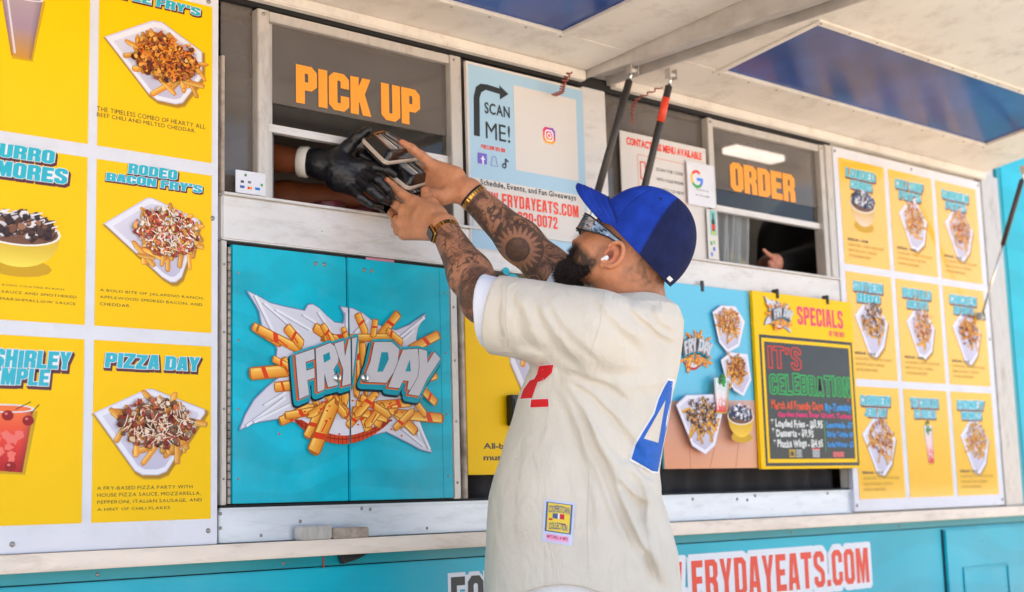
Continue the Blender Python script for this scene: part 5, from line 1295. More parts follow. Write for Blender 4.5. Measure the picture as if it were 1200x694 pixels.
decal('front_number', two, redf, jer, .0026); decal('front_number', tw2, redf, jer, .0026)
four = [(783, 446), (788.5, 447), (786, 472), (781.5, 500), (777, 522), (771, 553), (764.5, 552), (766.6, 541), (740, 538), (745, 521), (757, 501), (767, 485), (772, 468), (778, 455)]
decal('number_edging', [(783, 443), (791, 445), (788, 472), (784, 500), (779, 524), (773, 555), (762, 554), (764.6, 543), (737.5, 540), (743, 520), (755, 500), (765, 484), (770, 467), (776, 454)], whf, jer, .0016)
decal('back_number', four, bluef, jer, .0026)
decal('number_opening', [(780, 469), (754.5, 514), (771.5, 519)], M['cloth'], jer, .0036)
LQ = [(638, 585), (674, 589.5), (670.5, 640), (635, 634.5)]
def lq(u, v): 
    a = (LQ[0][0]+(LQ[1][0]-LQ[0][0])*u, LQ[0][1]+(LQ[1][1]-LQ[0][1])*u); b = (LQ[3][0]+(LQ[2][0]-LQ[3][0])*u, LQ[3][1]+(LQ[2][1]-LQ[3][1])*u)
    return (a[0]+(b[0]-a[0])*v, a[1]+(b[1]-a[1])*v)
def lrect(u0, v0, u1, v1): return [lq(u0, v0), lq(u1, v0), lq(u1, v1), lq(u0, v1)]
tagb = decal('sewn_label', lrect(0, 0, 1, 1), mat('label_white', (208, 212, 236), .7), jer, .0022)
ly = mat('label_yellow', (240, 208, 70), .7); lb_ = mat('label_blue', (74, 96, 140), .7); lp_ = mat('label_pink', (240, 176, 214), .7); lr_ = mat('label_red', (200, 30, 50), .7)
for o_ in (decal('label_field', lrect(.07, .05, .93, .745), lb_, tagb, .0027), decal('label_field', lrect(.13, .07, .87, .72), ly, tagb, .0032), decal('label_field', lrect(.12, .80, .88, .95), lp_, tagb, .0027), decal('label_field', lrect(.30, .30, .47, .42), lb_, tagb, .0037), decal('label_field', lrect(.53, .30, .68, .42), lr_, tagb, .0037), decal('label_field', lrect(.47, .30, .53, .42), whf, tagb, .0037), decal('label_field', lrect(.18, .43, .30, .47), lr_, tagb, .0037), decal('label_field', lrect(.62, .51, .74, .55), lr_, tagb, .0037)): pass
def label_text(s, u0, v0, u1, v1, mt, lift, arc=0.):
    lay, wd = layout(s, .045 if False else 0., .1); Vv = []; Ff = []
    for ch, ox in lay:
        v, f = GL[(.02, ch)]; n0 = len(Vv)
        for a, b in v:
            u = (a+ox)/wd; t = b/.73; uu = u0+(u1-u0)*u; vv = v1+(v0-v1)*t+arc*(2*u-1)**2
            p = cast(*lq(uu, vv), lift); Vv.append(tuple(p))
        Ff += [tuple(q+n0 for q in p) for p in f]
    m_ = bpy.data.meshes.new('lettering'); m_.from_pydata(Vv, [], Ff); link('lettering', m_, mt, tagb)
label_text('COOPERSTOWN', .16, .10, .84, .27, lb_, .0037, .03); label_text('COLLECTION', .20, .50, .80, .66, lb_, .0037, .03)
label_text('MITCHELL & NESS', .16, .82, .84, .89, lr_, .0032); 
# buttons / seams: side seam and shoulder seam as thin raised lines
seamc = mat('seam_thread', (206, 195, 178), .9)
def seam(pts, parent, mt, w_=.0007, lift=.0002):
    mt = seamc
    P = []
    for (a, b) in zip(pts, pts[1:]):
        for k_ in range(12):
            t = k_/12; p = cast(a[0]+(b[0]-a[0])*t, a[1]+(b[1]-a[1])*t, lift)
            if p is not None: P.append(p)
    if len(P) > 2: tube('seam', P, w_, mt, parent, 5)
seam([(588, 333), (586, 372), (590, 411)], jer, M['cloth']); seam([(594, 333), (592, 372), (596, 410)], jer, M['cloth']); seam([(690, 548), (688, 620), (690, 672)], jer, M['cloth']); seam([(708, 342), (703, 380), (690, 420)], jer, M['cloth'])
# --- trousers and shoes
Pz = Sdf(); gx = D(690, 694, 3.62)
for s_ in (-1, 1):
    hp = np.array([gx[0], gx[1], .92])+HF*.10*s_; kn_ = np.array([gx[0], gx[1], .50])+HF*.12*s_-HR*.04; ft = np.array([gx[0], gx[1], .10])+HF*.13*s_+HR*.02
    Pz.chain([hp, kn_, ft], [.125, .10, .085], .03)
Pz.add(ell_((gx[0], gx[1], .95), (.20, .20, .14)), .05)
Pz.post = lambda P, d: d-.01*(fbm(P*9, 2)-.5)
me, _ = mesh_sdf(Pz, (2.1, -1.3, .04), (3.0, -.2, 1.12), .009, 'trousers'); link('trousers', me, M['denim'], man)
for s_ in (-1, 1):
    Sh = Sdf(); ft = np.array([gx[0], gx[1], .0])+HF*.13*s_+HR*.02
    Sh.chain([ft+[0, 0, .05], ft-HR*.12+[0, 0, .045], ft-HR*.20+[0, 0, .035]], [.048, .045, .034], .02); Sh.add(cap_(ft+[0, 0, .10], ft+[0, 0, .05], .05), .03)
    Sh.sub(lambda P: P[:, 2]-.003, .002)
    me, _ = mesh_sdf(Sh, ft-.3, ft+.3, .007, 'shoe'); link('shoe', me, M['tee'], man)

# --- beard
Bd = Sdf()
for l in (-1, 1):
    Bd.add(cap_(H(.040, -.058, .052*l), H(.080, -.082, .026*l), .013*HS, .024*HS), .02)
    Bd.add(cap_(H(.088, -.032, .024*l), H(.097, -.030, 0), .008*HS), .01)
    Bd.add(cap_(H(.084, -.040, .030*l), H(.084, -.075, .026*l), .012*HS, .020*HS), .015)
Bd.add(hell(.086, -.088, 0, .026, .028, .034), .02)
Bd.add(hell(.066, -.106, 0, .028, .020, .034), .02)
Bd.sub(cap_(H(.105, -.045, .012), H(.105, -.045, -.012), .006*HS), .006)
Bd.post = lambda P, d: d-.012*(fbm(P*60, 2)-.5)-.009*(fbm(P*150, 2)-.5)
me, VB = mesh_sdf(Bd, H(.07, -.07)-.14, H(.07, -.07)+.14, .0026, 'beard')
nn = fbm(VB*200, 1); setcol(me, L3((34, 27, 25))*(.4+1.4*nn)[:, None]); link('beard', me, M['beard'], man)
# loose hairs on the cheek and chin
rs = np.random.RandomState(3); bm = bmesh.new()
for k_ in range(8000):
    i = rs.randint(len(VB)); p = VB[i]; q = (p-HO)/HS
    dirv = (p-H(.055, -.055)); dirv /= np.linalg.norm(dirv); dirv = dirv+rs.randn(3)*.45-hU*.25; dirv /= np.linalg.norm(dirv)
    l_ = rs.uniform(.006, .019); s_ = np.cross(dirv, rs.randn(3)); s_ /= np.linalg.norm(s_); a = bm.verts.new(p+s_*.0005); b = bm.verts.new(p-s_*.0005); c = bm.verts.new(p+dirv*l_); bm.faces.new((a, b, c))
hh = obj_bm('beard_hairs', bm, mat('hair_dark', (44, 34, 30), .6), man); hh['kind'] = 'stuff'

# --- cap
cap_o = None
NU, NVv = 180, 64; bm = bmesh.new(); cl = bm.verts.layers.float_color.new('Col'); rowsv = []
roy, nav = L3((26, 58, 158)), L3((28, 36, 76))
def crown(th, t, off=0.):
    # t: 0 at the lower edge, 1 at the button
    cf, cu = -.030, .068; rf, ru, rl = .119+off, .126+off, .093+off
    f = math.cos(th); l = math.sin(th)
    u_edge = lambda F_: .048+.30*F_
    # find the angle where the lower edge sits
    lo_, hi_ = -.9, 1.2
    for _ in range(24):
        mid = (lo_+hi_)/2; F_ = cf+rf*f*math.cos(mid); U_ = cu+ru*math.sin(mid)
        if U_ > u_edge(F_): hi_ = mid
        else: lo_ = mid
    ph = lo_+(math.pi/2-lo_)*t
    e = .88; c_ = math.cos(ph)**e if math.cos(ph) > 0 else 0
    return cf+rf*f*c_, cu+ru*math.sin(ph)*(1 if ph > 0 else 1), rl*l*c_
for j in range(NVv+1):
    rw = []
    for i in range(NU):
        th = 2*math.pi*i/NU; a = abs(((th/(math.pi/3)) % 1)-.0); a = min(a, 1-a)
        off = -.0016*math.exp(-(a/.035)**2)*(1 if j < NVv-1 else 0)+(.0012 if j == 0 else 0)
        f, u, l = crown(th, j/NVv, off); v = bm.verts.new(H(f, u, l)); rw.append(v)
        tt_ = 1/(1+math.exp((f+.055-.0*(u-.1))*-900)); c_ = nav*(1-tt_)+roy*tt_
        if f > -.055: c_ = c_*(.85+.25*max(0, min(1, (l+.02)/.08)))+L3((24, 70, 140))*.25*max(0, min(1, (u-.13)/.05))  # highlight put into the cloth colour: brighter near side and crown top
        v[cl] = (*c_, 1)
    rowsv.append(rw)
for a, b in zip(rowsv, rowsv[1:]):
    for i in range(NU): bm.faces.new((a[i], a[(i+1) % NU], b[(i+1) % NU], b[i]))
bmesh.ops.remove_doubles(bm, verts=rowsv[-1], dist=.0005)
bmesh.ops.recalc_face_normals(bm, faces=bm.faces[:])
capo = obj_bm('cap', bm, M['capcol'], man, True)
sm = capo.modifiers.new('s', 'SOLIDIFY'); sm.thickness = .003; sm.offset = 1
bm = bmesh.new(); bmesh.ops.create_uvsphere(bm, u_segments=16, v_segments=10, radius=.008); bmesh.ops.translate(bm, vec=Vector(H(-.03, .191, 0)), verts=bm.verts); obj_bm('cap_button', bm, mat('royal_cloth', (22, 44, 150), .8, bump=.2), capo, True)
# seams as stitched piping
for sdeg in (0, 60, 120, 180, 240, 300):
    P = [Vector(H(*crown(R(sdeg), t/20, -.0002))) for t in range(21)]
    tube('cap_seam', P, .0019, mat('cap_stitch', (20, 30, 96) if sdeg in (0, 60, 300) else (18, 22, 52), .8), capo, 6)
tube('cap_seam', [Vector(H(*crown(2*math.pi*k_/60, 0.03, .0006))) for k_ in range(61)], .0012, mat('cap_stitch', (16, 26, 80), .8), capo, 6)
# brim
bm = bmesh.new(); cl = bm.verts.layers.float_color.new('Col'); rw = []; n = 40
for side_ in (0, 1):
    g_ = []
    for j in range(13):
        v_ = j/12; r1 = []
        for i in range(n+1):
            u_ = -1+2*i/n; l = .086*math.sin(u_*math.pi/2*.92)
            f0 = -.030+.116*math.sqrt(max(0, 1-(l/.0935)**2))-.006; f1 = .168-.11*abs(u_)**3.6
            f1 = max(f1, f0); f = f0+(f1-f0)*v_
            uu = .119-.058*abs(u_)**2.0+.006*v_-.010*v_*v_
            uu += -.0035 if side_ else 0
            ed = v_ > .99
            vert = bm.verts.new(H(f, uu, l)); vert[cl] = (*(roy*(1. if not side_ else .9)), 1); r1.append(vert)
        g_.append(r1)
    rw.append(g_)
for g_ in rw:
    for a, b in zip(g_, g_[1:]):
        for i in range(n): bm.faces.new((a[i], a[i+1], b[i+1], b[i]))
for i in range(n): bm.faces.new((rw[0][-1][i], rw[0][-1][i+1], rw[1][-1][i+1], rw[1][-1][i]))
bmesh.ops.recalc_face_normals(bm, faces=bm.faces[:])
obj_bm('cap_brim', bm, M['capcol'], capo, True)
for kk_ in (.14, .25, .45, .65, .85):
    P = []
    for i in range(31):
        u_ = -.93+1.86*i/30; l = .086*math.sin(u_*math.pi/2*.92); f0 = -.030+.116*math.sqrt(max(0, 1-(l/.0935)**2))-.006; f1 = max(.168-.11*abs(u_)**3.6, f0)
        P.append(Vector(H(f0+(f1-f0)*kk_, .1194-.058*abs(u_)**2+.006*kk_-.010*kk_*kk_, l)))
    tube('brim_stitching', P, .0007 if kk_ > .2 else .0020, mat('cap_stitch', (44, 76, 176) if kk_ > .2 else (14, 28, 96), .8), capo, 5)
for sdeg in (30, 90, 150, 210, 270, 330):
    c_ = v3(H(*crown(R(sdeg), .62, .0035))); n_ = c_-v3(H(-.03, .068, 0)); n_ /= np.linalg.norm(n_); bm = bmesh.new(); tube_bm(bm, [c_-n_*.001, c_+n_*.0012], [.0042, .0036], 12); obj_bm('eyelet', bm, mat('eyelet_thread', (20, 26, 70), .8), capo)
# small white mark at the back
q0 = [H(*crown(R(180-12), .06, .0045)), H(*crown(R(180-26), .05, .0045)), H(*crown(R(180-26), .10, .0045)), H(*crown(R(180-12), .11, .0045))]
q0 = [H(*crown(R(a_), t_, .005)) for a_, t_ in ((163, .025), (151, .025), (151, .062), (163, .062))]
bm = bmesh.new(); bm.faces.new([bm.verts.new(q_) for q_ in q0]); obj_bm('cap_mark', bm, whf, capo)
# --- sunglasses
bm = bmesh.new()
def strip(P0, P1, th, ax_):
    a = [bm.verts.new(p) for p in P0]; b = [bm.verts.new(p) for p in P1]; a2 = [bm.verts.new(v3(p)+ax_*th) for p in P0]; b2 = [bm.verts.new(v3(p)+ax_*th) for p in P1]
    for i in range(len(a)-1):
        bm.faces.new((a[i], a[i+1], b[i+1], b[i])); bm.faces.new((a2[i], b2[i], b2[i+1], a2[i+1])); bm.faces.new((a[i], a2[i], a2[i+1], a[i+1])); bm.faces.new((b[i], b[i+1], b2[i+1], b2[i]))
    bm.faces.new((a[0], b[0], b2[0], a2[0])); bm.faces.new((a[-1], a2[-1], b2[-1], b[-1]))
chr_ = mat('chrome_pattern', (150, 150, 156), .2, metal=.85, var=.7, vscale=60)
glo = None
for l in (1, -1):
    bm = bmesh.new()
    Fs = [.106, .090, .070, .048, .022, -.004, -.018]; Uu = [.053, .053, .050, .046, .041, .036, .028]; Ul = [.016, .018, .024, .030, .033, .031, .022]; Ls = [.066, .078, .083, .085, .086, .0865, .086]
    strip([H(a, b, c*l) for a, b, c in zip(Fs, Uu, Ls)], [H(a, b, c*l) for a, b, c in zip(Fs, Ul, Ls)], .0045*l, hL)
    g1 = obj_bm('sunglasses_arm', bm, chr_, man, False)
    tube('arm_edge', [Vector(H(a, b+.001, (c+.002)*l)) for a, b, c in zip(Fs, Uu, Ls)], .0030, M['blackgloss'], g1, 8)
    tube('arm_edge', [Vector(H(a, b-.001, (c+.002)*l)) for a, b, c in zip(Fs, Ul, Ls)], .0030, M['blackgloss'], g1, 8)
    rnd = random.Random(4+l); bm = bmesh.new()
    for k_ in range(34):
        a = rnd.uniform(.02, .10); b = .036+rnd.uniform(-.016, .016)*(a/.1); c = .0895 if a < .085 else .082
        bm_s = rnd.uniform(.0012, .0032); pts = [bm.verts.new(H(a+bm_s*math.cos(q_)*1.6, b+bm_s*math.sin(q_), c*l)) for q_ in (0, 1.3, 2.6, 3.9, 5.2)]; bm.faces.new(pts)
    obj_bm('arm_marks', bm, M['blackgloss'], g1)
bm = bmesh.new(); AA = [(-1+2*k_/24) for k_ in range(25)]
fl = lambda a: .1195-.020*abs(a)**2.2; ll = lambda a: .068*a
strip([H(fl(a), .053-.004*abs(a), ll(a)) for a in AA], [H(fl(a)-.004, .013+.012*math.exp(-(a/.16)**2), ll(a)) for a in AA], .003, -hF)
ln = obj_bm('sunglasses_lens', bm, mat('mirror_lens', (60, 50, 52), .05, metal=.7, coat=1), man, True)
for uo in (0, 1):
    tube('lens_rim', [Vector(H(fl(a)-(.004 if uo else 0), (.053-.004*abs(a)) if not uo else (.013+.012*math.exp(-(a/.16)**2)), ll(a))) for a in AA], .003, M['blackgloss'], ln, 8)
for l in (1, -1): tube('lens_rim', [Vector(H(fl(1), .051, .070*l)), Vector(H(fl(1)-.003, .012, .070*l))], .006, M['blackgloss'], ln, 8)
# earbud
Eb = Sdf(); Eb.add(hell(.006, -.012, .086, .0058, .0062, .005), .004); Eb.add(cap_(H(.007, -.012, .088), H(.013, -.020, .086), .0034*HS), .004)
me, _ = mesh_sdf(Eb, H(.01, -.012, .09)-.03, H(.01, -.012, .09)+.03, .0012, 'earbud', .003); link('earbud', me, mat('white_plastic', (240, 240, 244), .2), man)

# --- watch, bracelets, ring
ax_ = (wrL-elL)/np.linalg.norm(wrL-elL)
def band(c, ax_, r_, w_, th, mt, name, par, n=40, links=False, flat=None, ratio=1):
    c = v3(c); ax_ = v3(ax_)/np.linalg.norm(ax_); a = np.cross(ax_, [0, 0, 1.]); a /= np.linalg.norm(a); b = np.cross(ax_, a); bm = bmesh.new(); R_ = []
    for k_ in range(n):
        t = 2*math.pi*k_/n; dr = a*math.cos(t)+b*math.sin(t)
        ww = w_*(1 if not links or k_ % 2 else .86); rr_ = r_+(th if not links or k_ % 2 else th*.7)
        R_.append([bm.verts.new(c+dr*r_-ax_*ww/2), bm.verts.new(c+dr*rr_-ax_*ww/2), bm.verts.new(c+dr*rr_+ax_*ww/2), bm.verts.new(c+dr*r_+ax_*ww/2)])
    for k_ in range(n):
        A1, A2 = R_[k_], R_[(k_+1) % n]
        for q_ in range(4): bm.faces.new((A1[q_], A1[(q_+1) % 4], A2[(q_+1) % 4], A2[q_]))
    return obj_bm(name, bm, mt, par)
wc = elL+(wrL-elL)*.94
wb_ = band(wc, ax_, .0385, .015, .003, M['gold'], 'watch_band', man, 56, True)
# case on the outer side of the wrist, seen at the left
cd = D(503, 273, 3.77)-wc; cd = cd-ax_*(cd@ax_); cd /= np.linalg.norm(cd); sd_ = np.cross(ax_, cd)
def obox(name, c, X, Y, Z, hx, hy, hz, mt, par, bev=.004, seg=3):
    bm = bmesh.new(); bm_box(bm, -hx, hx, -hy, hy, -hz, hz, 0); bmesh.ops.bevel(bm, geom=bm.edges[:], offset=bev, segments=seg, affect='EDGES', clamp_overlap=True)
    Mx = Matrix(((X[0], Y[0], Z[0], c[0]), (X[1], Y[1], Z[1], c[1]), (X[2], Y[2], Z[2], c[2]), (0, 0, 0, 1))); bmesh.ops.transform(bm, matrix=Mx, verts=bm.verts)
    return obj_bm(name, bm, mt, par, False)
cc = wc+cd*.041
wch = obox('watch_case', cc, ax_, sd_, cd, .023, .0195, .006, M['gold'], man, .005)
obox('watch_face', cc+cd*.0055, ax_, sd_, cd, .019, .0155, .0025, M['blackgloss'], wch, .002, 2)
axr = (wrR-elR)/np.linalg.norm(wrR-elR)
band(elR+(wrR-elR)*.955, axr, .0395, .006, .003, mat('black_cord', (24, 22, 22), .6), 'cord_bracelet', man, 40)
band(elR+(wrR-elR)*.925, axr, .0405, .010, .0028, M['gold'], 'chain_bracelet', man, 60, True)
rp = (kn[2]+hd(463, 257, 3.935))/2; band(hd(464.5, 256, 3.932), hd(463, 257, 3.935)-kn[2], .0138, .005, .0014, M['gold'], 'ring', man, 24)

# ================================================================== TAKEOUT BOXES
rimm = mat('box_rim', (205, 188, 172), .3, coat=.5); hull = mat('box_black', (22, 22, 24), .15, spec=.6); hull2 = None; lid = glass('clear_lid', (200, 205, 208), .75, .08, .3)
pane_ = mat('box_sheen', (150, 156, 158), .2, metal=.1, var=.45, vscale=26)  # lighter grey paints the sheen on the glossy black tub bottom
def takeout(cs, drop, label, lidh=.02):
    # cs: rim corners in order, drop: vector to the bottom of the tub
    cs = [v3(c) for c in cs]; c = sum(cs)/4; nn_ = np.cross(cs[2]-cs[0], cs[3]-cs[1]); nn_ /= np.linalg.norm(nn_); nn_ = nn_ if nn_@(-_fw) > 0 else -nn_; drop = nn_*float(drop); up = -nn_
    e = empty('takeout_box', tuple(c+drop), label, 'box', 'takeout boxes handed over')
    def ringp(s_, off, nseg=5):
        P = []
        for i in range(4):
            a, b, d = cs[i], cs[(i+1) % 4], cs[i-1]
            p0 = a+(d-a)*.14; p1 = a+(b-a)*.14
            for k_ in range(nseg+1):
                t = k_/nseg; q = (1-t)**2*p0+2*t*(1-t)*a+t*t*p1; P.append(c+(q-c)*s_+off)
        return P
    def loft(name, prof, mt, bottom=True, top=False):
        bm = bmesh.new(); rr_ = [[bm.verts.new(p) for p in ringp(s_, o_)] for s_, o_ in prof]
        for a, b in zip(rr_, rr_[1:]):
            for i in range(len(a)): bm.faces.new((a[i], a[(i+1) % len(a)], b[(i+1) % len(b)], b[i]))
        if bottom: bm.faces.new(rr_[-1])
        if top: bm.faces.new(rr_[0])
        bmesh.ops.recalc_face_normals(bm, faces=bm.faces[:]); return obj_bm(name, bm, mt, e)
    loft('rim', [(1.0, up*.003), (1.06, up*.005), (1.08, -up*.002), (1.0, -up*.005), (1.0, up*.003)], rimm, False)
    loft('tub', [(1.0, up*0), (.95, drop*.35), (.86, drop*.85), (.80, drop), (.70, drop), (.68, drop*.86)], hull)
    loft('tub_panel', [(.66, drop*.88), (.64, drop*.90)], pane_)
    for t_ in (.28, .38, .66):
        a_ = cs[0]+(cs[1]-cs[0])*t_; b_ = cs[3]+(cs[2]-cs[3])*t_; a_, b_ = c+(a_-c)*.62+drop*.95, c+(b_-c)*.62+drop*.95
        tube('tub_rib', [Vector(a_), Vector(b_)], .0022, rimm if t_ < .3 else hull, e, 6)
    loft('lid', [(1.0, up*.003), (.92, up*lidh*.8), (.84, up*lidh)], lid)
    return e
def wy(px, py, y): return W(px, py, y)
dn = -CUV*.03+CRV*.006
takeout([wy(425, 164, -0.08), wy(445, 160, 0.01), wy(491, 186, -0.06), wy(452, 191, -0.16)], .030, 'uppermost black takeout box with a pale rim, tilted between glove and customer')
takeout([wy(447, 196, -0.07), wy(486, 189, 0.00), wy(509, 212, -0.08), wy(478, 221, -0.15)], .030, 'black takeout box second from the top, resting on the right hand of the customer')
takeout([wy(450, 218, -0.06), wy(484, 214, 0.01), wy(504, 232, -0.07), wy(478, 241, -0.13)], .026, 'black takeout box third from the top, under two others and above the left hand')
takeout([wy(442, 240, .05), wy(466, 236, .12), wy(478, 248, .06), wy(452, 253, .0)], .022, 'lowest small grey black takeout box just above the window sill')

# ================================================================== THE WORKER AT THE PICK UP WINDOW
Wk = Sdf()
fl0 = np.array([1.62, .78, .45])
elG = wy(262, 178, .34); wrG = wy(366, 191, .06); shG = np.array([1.62, .62, 1.86])
Wk.chain([shG, elG, elG+(wrG-elG)*.4, wrG], [.055, .048, .046, .032], .02)
el2 = wy(262, 236, .42); wr2 = wy(426, 233, .10); sh2 = np.array([1.92, .86, 1.80])
Wk.chain([sh2, el2, el2+(wr2-el2)*.45, wr2], [.055, .050, .056, .036], .02)
Wk.add(cap_(wr2, wy(462, 246, .06), .034, .022), .02)
Wk.add(cap_((1.70, .85, 1.80), (1.68, .9, 1.95), .06), .03); hc = np.array([1.68, .86, 2.07]); Wk.add(ell_(hc, (.08, .098, .125)), .03); Wk.add(cap_(hc+[.02, -.09, 0], hc+[.025, -.105, -.02], .012), .01); Wk.add(ell_(hc+[0, -.03, -.07], (.058, .07, .05)), .03)
for s_ in (-1, 1): Wk.add(ell_(hc+[.08*s_, .01, -.01], (.012, .02, .032)), .008); Wk.add(ell_(hc+[.03*s_, -.082, .012], (.013, .012, .010)), .005)
Wk.add(cap_((1.70, .86, 1.0), (1.72, .84, 1.72), .15), .05)
me, VW = mesh_sdf(Wk, (1.35, -.1, .8), (2.75, 1.2, 2.3), .0052, 'body')
setcol(me, L3((150, 84, 52))*(.85+.3*fbm(VW*12, 2))[:, None])
wk = empty('person', (1.7, .85, .45), 'worker inside the truck reaching a black gloved hand out of the pick up window', 'person')
link('body', me, M['skin'], wk)
Sx = Sdf(); Sx.add(cap_((1.70, .86, .95), (1.72, .84, 1.72), .19, .20), .05); Sx.chain([shG, shG+(elG-shG)*.5], [.085, .075], .04); Sx.chain([sh2, sh2+(el2-sh2)*.45], [.085, .075], .04); Sx.add(cap_(shG, sh2, .08), .06)
for s_ in (-1, 1): Sx.chain([(1.70+.1*s_, .88, .95), (1.70+.1*s_, .88, .50)], [.12, .09], .04)
me, _ = mesh_sdf(Sx, (1.3, .3, .44), (2.3, 1.25, 2.1), .012, 'dark_clothes'); link('dark_clothes', me, M['black'], wk)
Gv = Sdf()
Gv.chain([wy(363, 190, .065), wy(376, 193, .04), wy(400, 200, -.01)], [.037, .040, .046], .02)
Gv.chain([wy(398, 196, -.01), wy(428, 196, -.06)], [.038, .022], .014); Gv.chain([wy(398, 206, -.01), wy(425, 213, -.06)], [.038, .022], .014); Gv.chain([wy(396, 212, -.0), wy(416, 222, -.04)], [.030, .020], .014)
Gv.chain([wy(392, 186, -.01), wy(408, 172, -.03), wy(419, 161, -.05), wy(430, 153, -.07)], [.024, .0165, .0145, .011], .014)
Gv.chain([wy(426, 192, -.06), wy(440, 196, -.10), wy(452, 199, -.115), wy(462, 205, -.12)], [.0155, .0125, .0115, .0095], .004)
Gv.chain([wy(428, 204, -.07), wy(443, 211, -.12), wy(454, 222, -.13), wy(458, 231, -.12)], [.0155, .0128, .0115, .0095], .004)
Gv.chain([wy(420, 212, -.06), wy(434, 222, -.11), wy(446, 232, -.12), wy(456, 237, -.11)], [.0155, .0128, .0115, .0095], .004)
Gv.chain([wy(410, 218, -.04), wy(422, 231, -.08), wy(434, 239, -.09), wy(446, 242, -.08)], [.0150, .0120, .0110, .009], .004)
Gv.add(cap_(wy(425, 183, -.02), wy(436, 190, -.04), .020, .014), .014)
gxx = v3(wy(410, 200, -.02))
Gv.post = lambda P, d: d-.0025*(np.abs(fbm(P*np.array([30, 30, 60]), 2)-.5)*2)-.001*(np.abs(fbm(P*np.array([90, 90, 40])+7, 1)-.5)*2)
me, _ = mesh_sdf(Gv, gxx-[.2, .2, .2], gxx+[.25, .2, .2], .0026, 'glove'); link('glove', me, M['glove'], wk)
cu0, cu1 = v3(wy(350, 189.5, .09)), v3(wy(362, 190.5, .068))
bm = bmesh.new(); tube_bm(bm, [cu0, cu0+(cu1-cu0)*.1, cu0+(cu1-cu0)*.9, cu1], [.041, .044, .045, .042], 28); obj_bm('cuff', bm, mat('cuff_band', (214, 206, 196), .7), wk, True)

# ================================================================== THE WORKER AT THE ORDER WINDOW
W2 = Sdf(); tp = v3(wy(925, 300, .55)); hnd = v3(wy(908, 306, .12))
W2.chain([tp+[.25, .1, .25], tp+[.12, -.1, -.02], hnd+[.06, .08, -.01], hnd], [.06, .05, .045, .028], .02)
W2.add(ell_(hnd+[.005, 0, -.01], (.03, .022, .032)), .02)
W2.chain([hnd+[-.005, 0, .015], v3(wy(900, 298, .09)), v3(wy(895, 293, .07))], [.011, .009, .007], .008)
for q_, (a, b) in enumerate(((902, 308), (903, 313), (906, 318))): W2.chain([hnd+[0, 0, -.005-.012*q_], v3(wy(a, b, .09)), v3(wy(a+5, b+2, .08))], [.012, .010, .008], .007)
hc = np.array([5.55, .95, 2.02]); W2.add(ell_(hc, (.098, .08, .12)), .03); W2.add(cap_(hc+[-.095, 0, 0], hc+[-.105, 0, -.02], .012), .01); W2.add(ell_(hc+[-.03, 0, -.07], (.07, .058, .05)), .03); W2.add(cap_(hc+[.02, 0, -.1], hc+[0, 0, -.22], .055), .03); W2.add(cap_(hc+[0, 0, -.3], (5.4, .95, 1.1), .14), .05)
for s_ in (-1, 1): W2.add(ell_(hc+[.01, .08*s_, -.01], (.02, .012, .032)), .008); W2.add(ell_(hc+[-.082, .03*s_, .012], (.012, .013, .010)), .005)
me, VW = mesh_sdf(W2, (4.0, -.1, .9), (5.72, 1.3, 2.3), .0060, 'body'); setcol(me, L3((206, 140, 116))*np.ones((len(VW), 1)))
w2 = empty('person', (5.4, .95, .45), 'second worker in a black shirt, hand raised behind the order window', 'person'); link('body', me, M['skin'], w2)
S2 = Sdf(); S2.add(cap_(tp+[.30, .15, .12], (5.35, .95, .95), .20, .19), .08); S2.add(cap_(tp+[.05, .0, -.12], tp+[.2, .1, .10], .16), .08); S2.chain([tp+[.25, .1, .25], tp+[.10, -.1, -.02], hnd+[.05, .065, -.01]], [.10, .075, .046], .05)
for s_ in (-1, 1): S2.chain([(5.35, .95+.1*s_, .95), (5.35, .95+.1*s_, .50)], [.12, .09], .04)
me, _ = mesh_sdf(S2, (4.3, -.05, .44), (5.73, 1.4, 2.2), .012, 'black_shirt'); link('black_shirt', me, M['black'], w2)
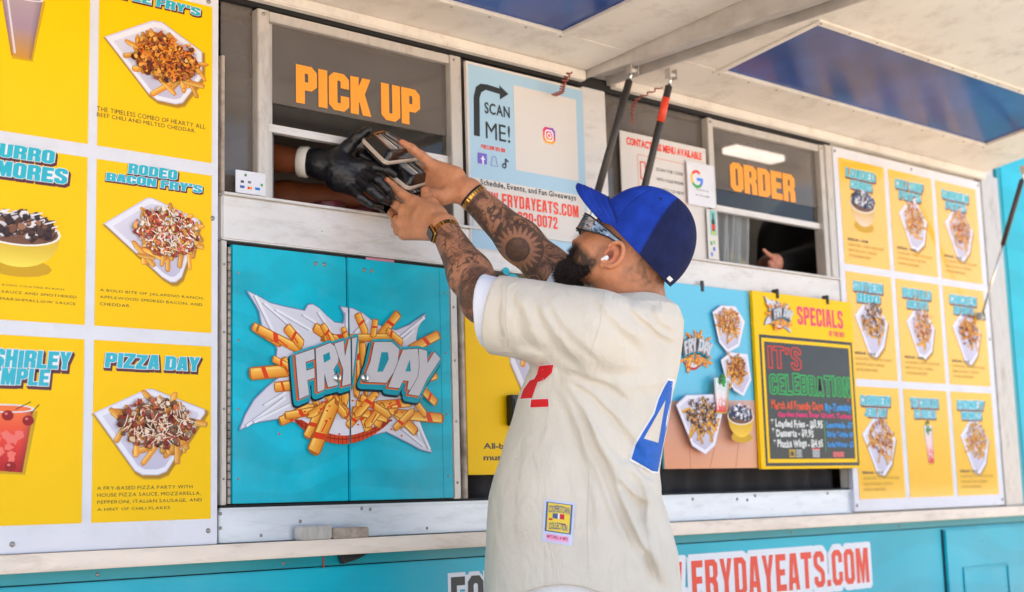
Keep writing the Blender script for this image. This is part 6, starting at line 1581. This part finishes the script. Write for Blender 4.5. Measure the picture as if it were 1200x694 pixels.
# bag of pastry and plastic sheet inside the order window
bg_ = empty('plastic_bag', tuple(wy(855, 318, .12)), 'clear plastic bag with a yellowish pastry, standing inside the order window at its left', 'bag')
Pp = Sdf(); Pp.add(ell_(wy(856, 306, .11), (.045, .04, .032)), .01); Pp.add(ell_(wy(862, 310, .12), (.04, .04, .026)), .02); Pp.post = lambda P, d: d-.012*(fbm(P*40, 2)-.5)
me, VW = mesh_sdf(Pp, v3(wy(856, 306, .11))-.12, v3(wy(856, 306, .11))+.12, .004, 'pastry'); setcol(me, L3((214, 188, 120))*(.6+.8*fbm(VW*45, 2))[:, None]); link('pastry', me, M['beard'], bg_)
bm = bmesh.new(); g_ = []
for j in range(14):
    r1 = []
    for i in range(50):
        t = i/49; a = wy(838+36*t, 244+8*t, .06); b = wy(838+38*t, 316+5*t, .06); p = a+(b-a)*(j/13)
        p = p+np.array([0, .012*math.sin(i*.9+.2*j)+.010*math.sin(i*.37), 0]); r1.append(bm.verts.new(p))
    g_.append(r1)
for a, b in zip(g_, g_[1:]):
    for i in range(49): bm.faces.new((a[i], a[i+1], b[i+1], b[i]))
obj_bm('plastic_film', bm, glass('plastic_film', (235, 238, 240), .95, .5, .42, (225, 230, 234)), bg_, True)
bk = mat('holder_black', (24, 24, 26), .4)
hx = B(596, 463, 645, 500, y=-.03); ho = box('card_holder', hx[0], hx[1], -.045, -.016, hx[2], hx[3], bk, None, .003); tag(ho, 'black plastic holder on the yellow poster, half hidden by the jersey front', 'holder')
bm = bmesh.new(); bm_box(bm, hx[0]+.008, hx[1]-.008, -.048, -.0455, hx[2]+.008, hx[3]-.012, .001); obj_bm('holder_front', bm, M['blackgloss'], ho)
# maroon tubs on the counter of the pick up window
mr = mat('maroon_plastic', (96, 36, 42), .4)
for i, (x, y) in enumerate(((385, 239), (426, 246))):
    p = v3(wy(x, y+12, .075)); h_ = wy(x, y, .075)[2]-1.8725; p[2] = 1.8725; bm = bmesh.new(); tube_bm(bm, [p, p+[0, 0, h_*.2], p+[0, 0, h_*.93], p+[0, 0, h_]], [.041, .044, .049, .047], 28)
    o_ = obj_bm('tub', bm, mr, None, True); tag(o_, ['maroon plastic tub inside the window below the brown forearm', 'maroon plastic tub inside the window below the black glove'][i], 'tub', 'maroon tubs inside the window')
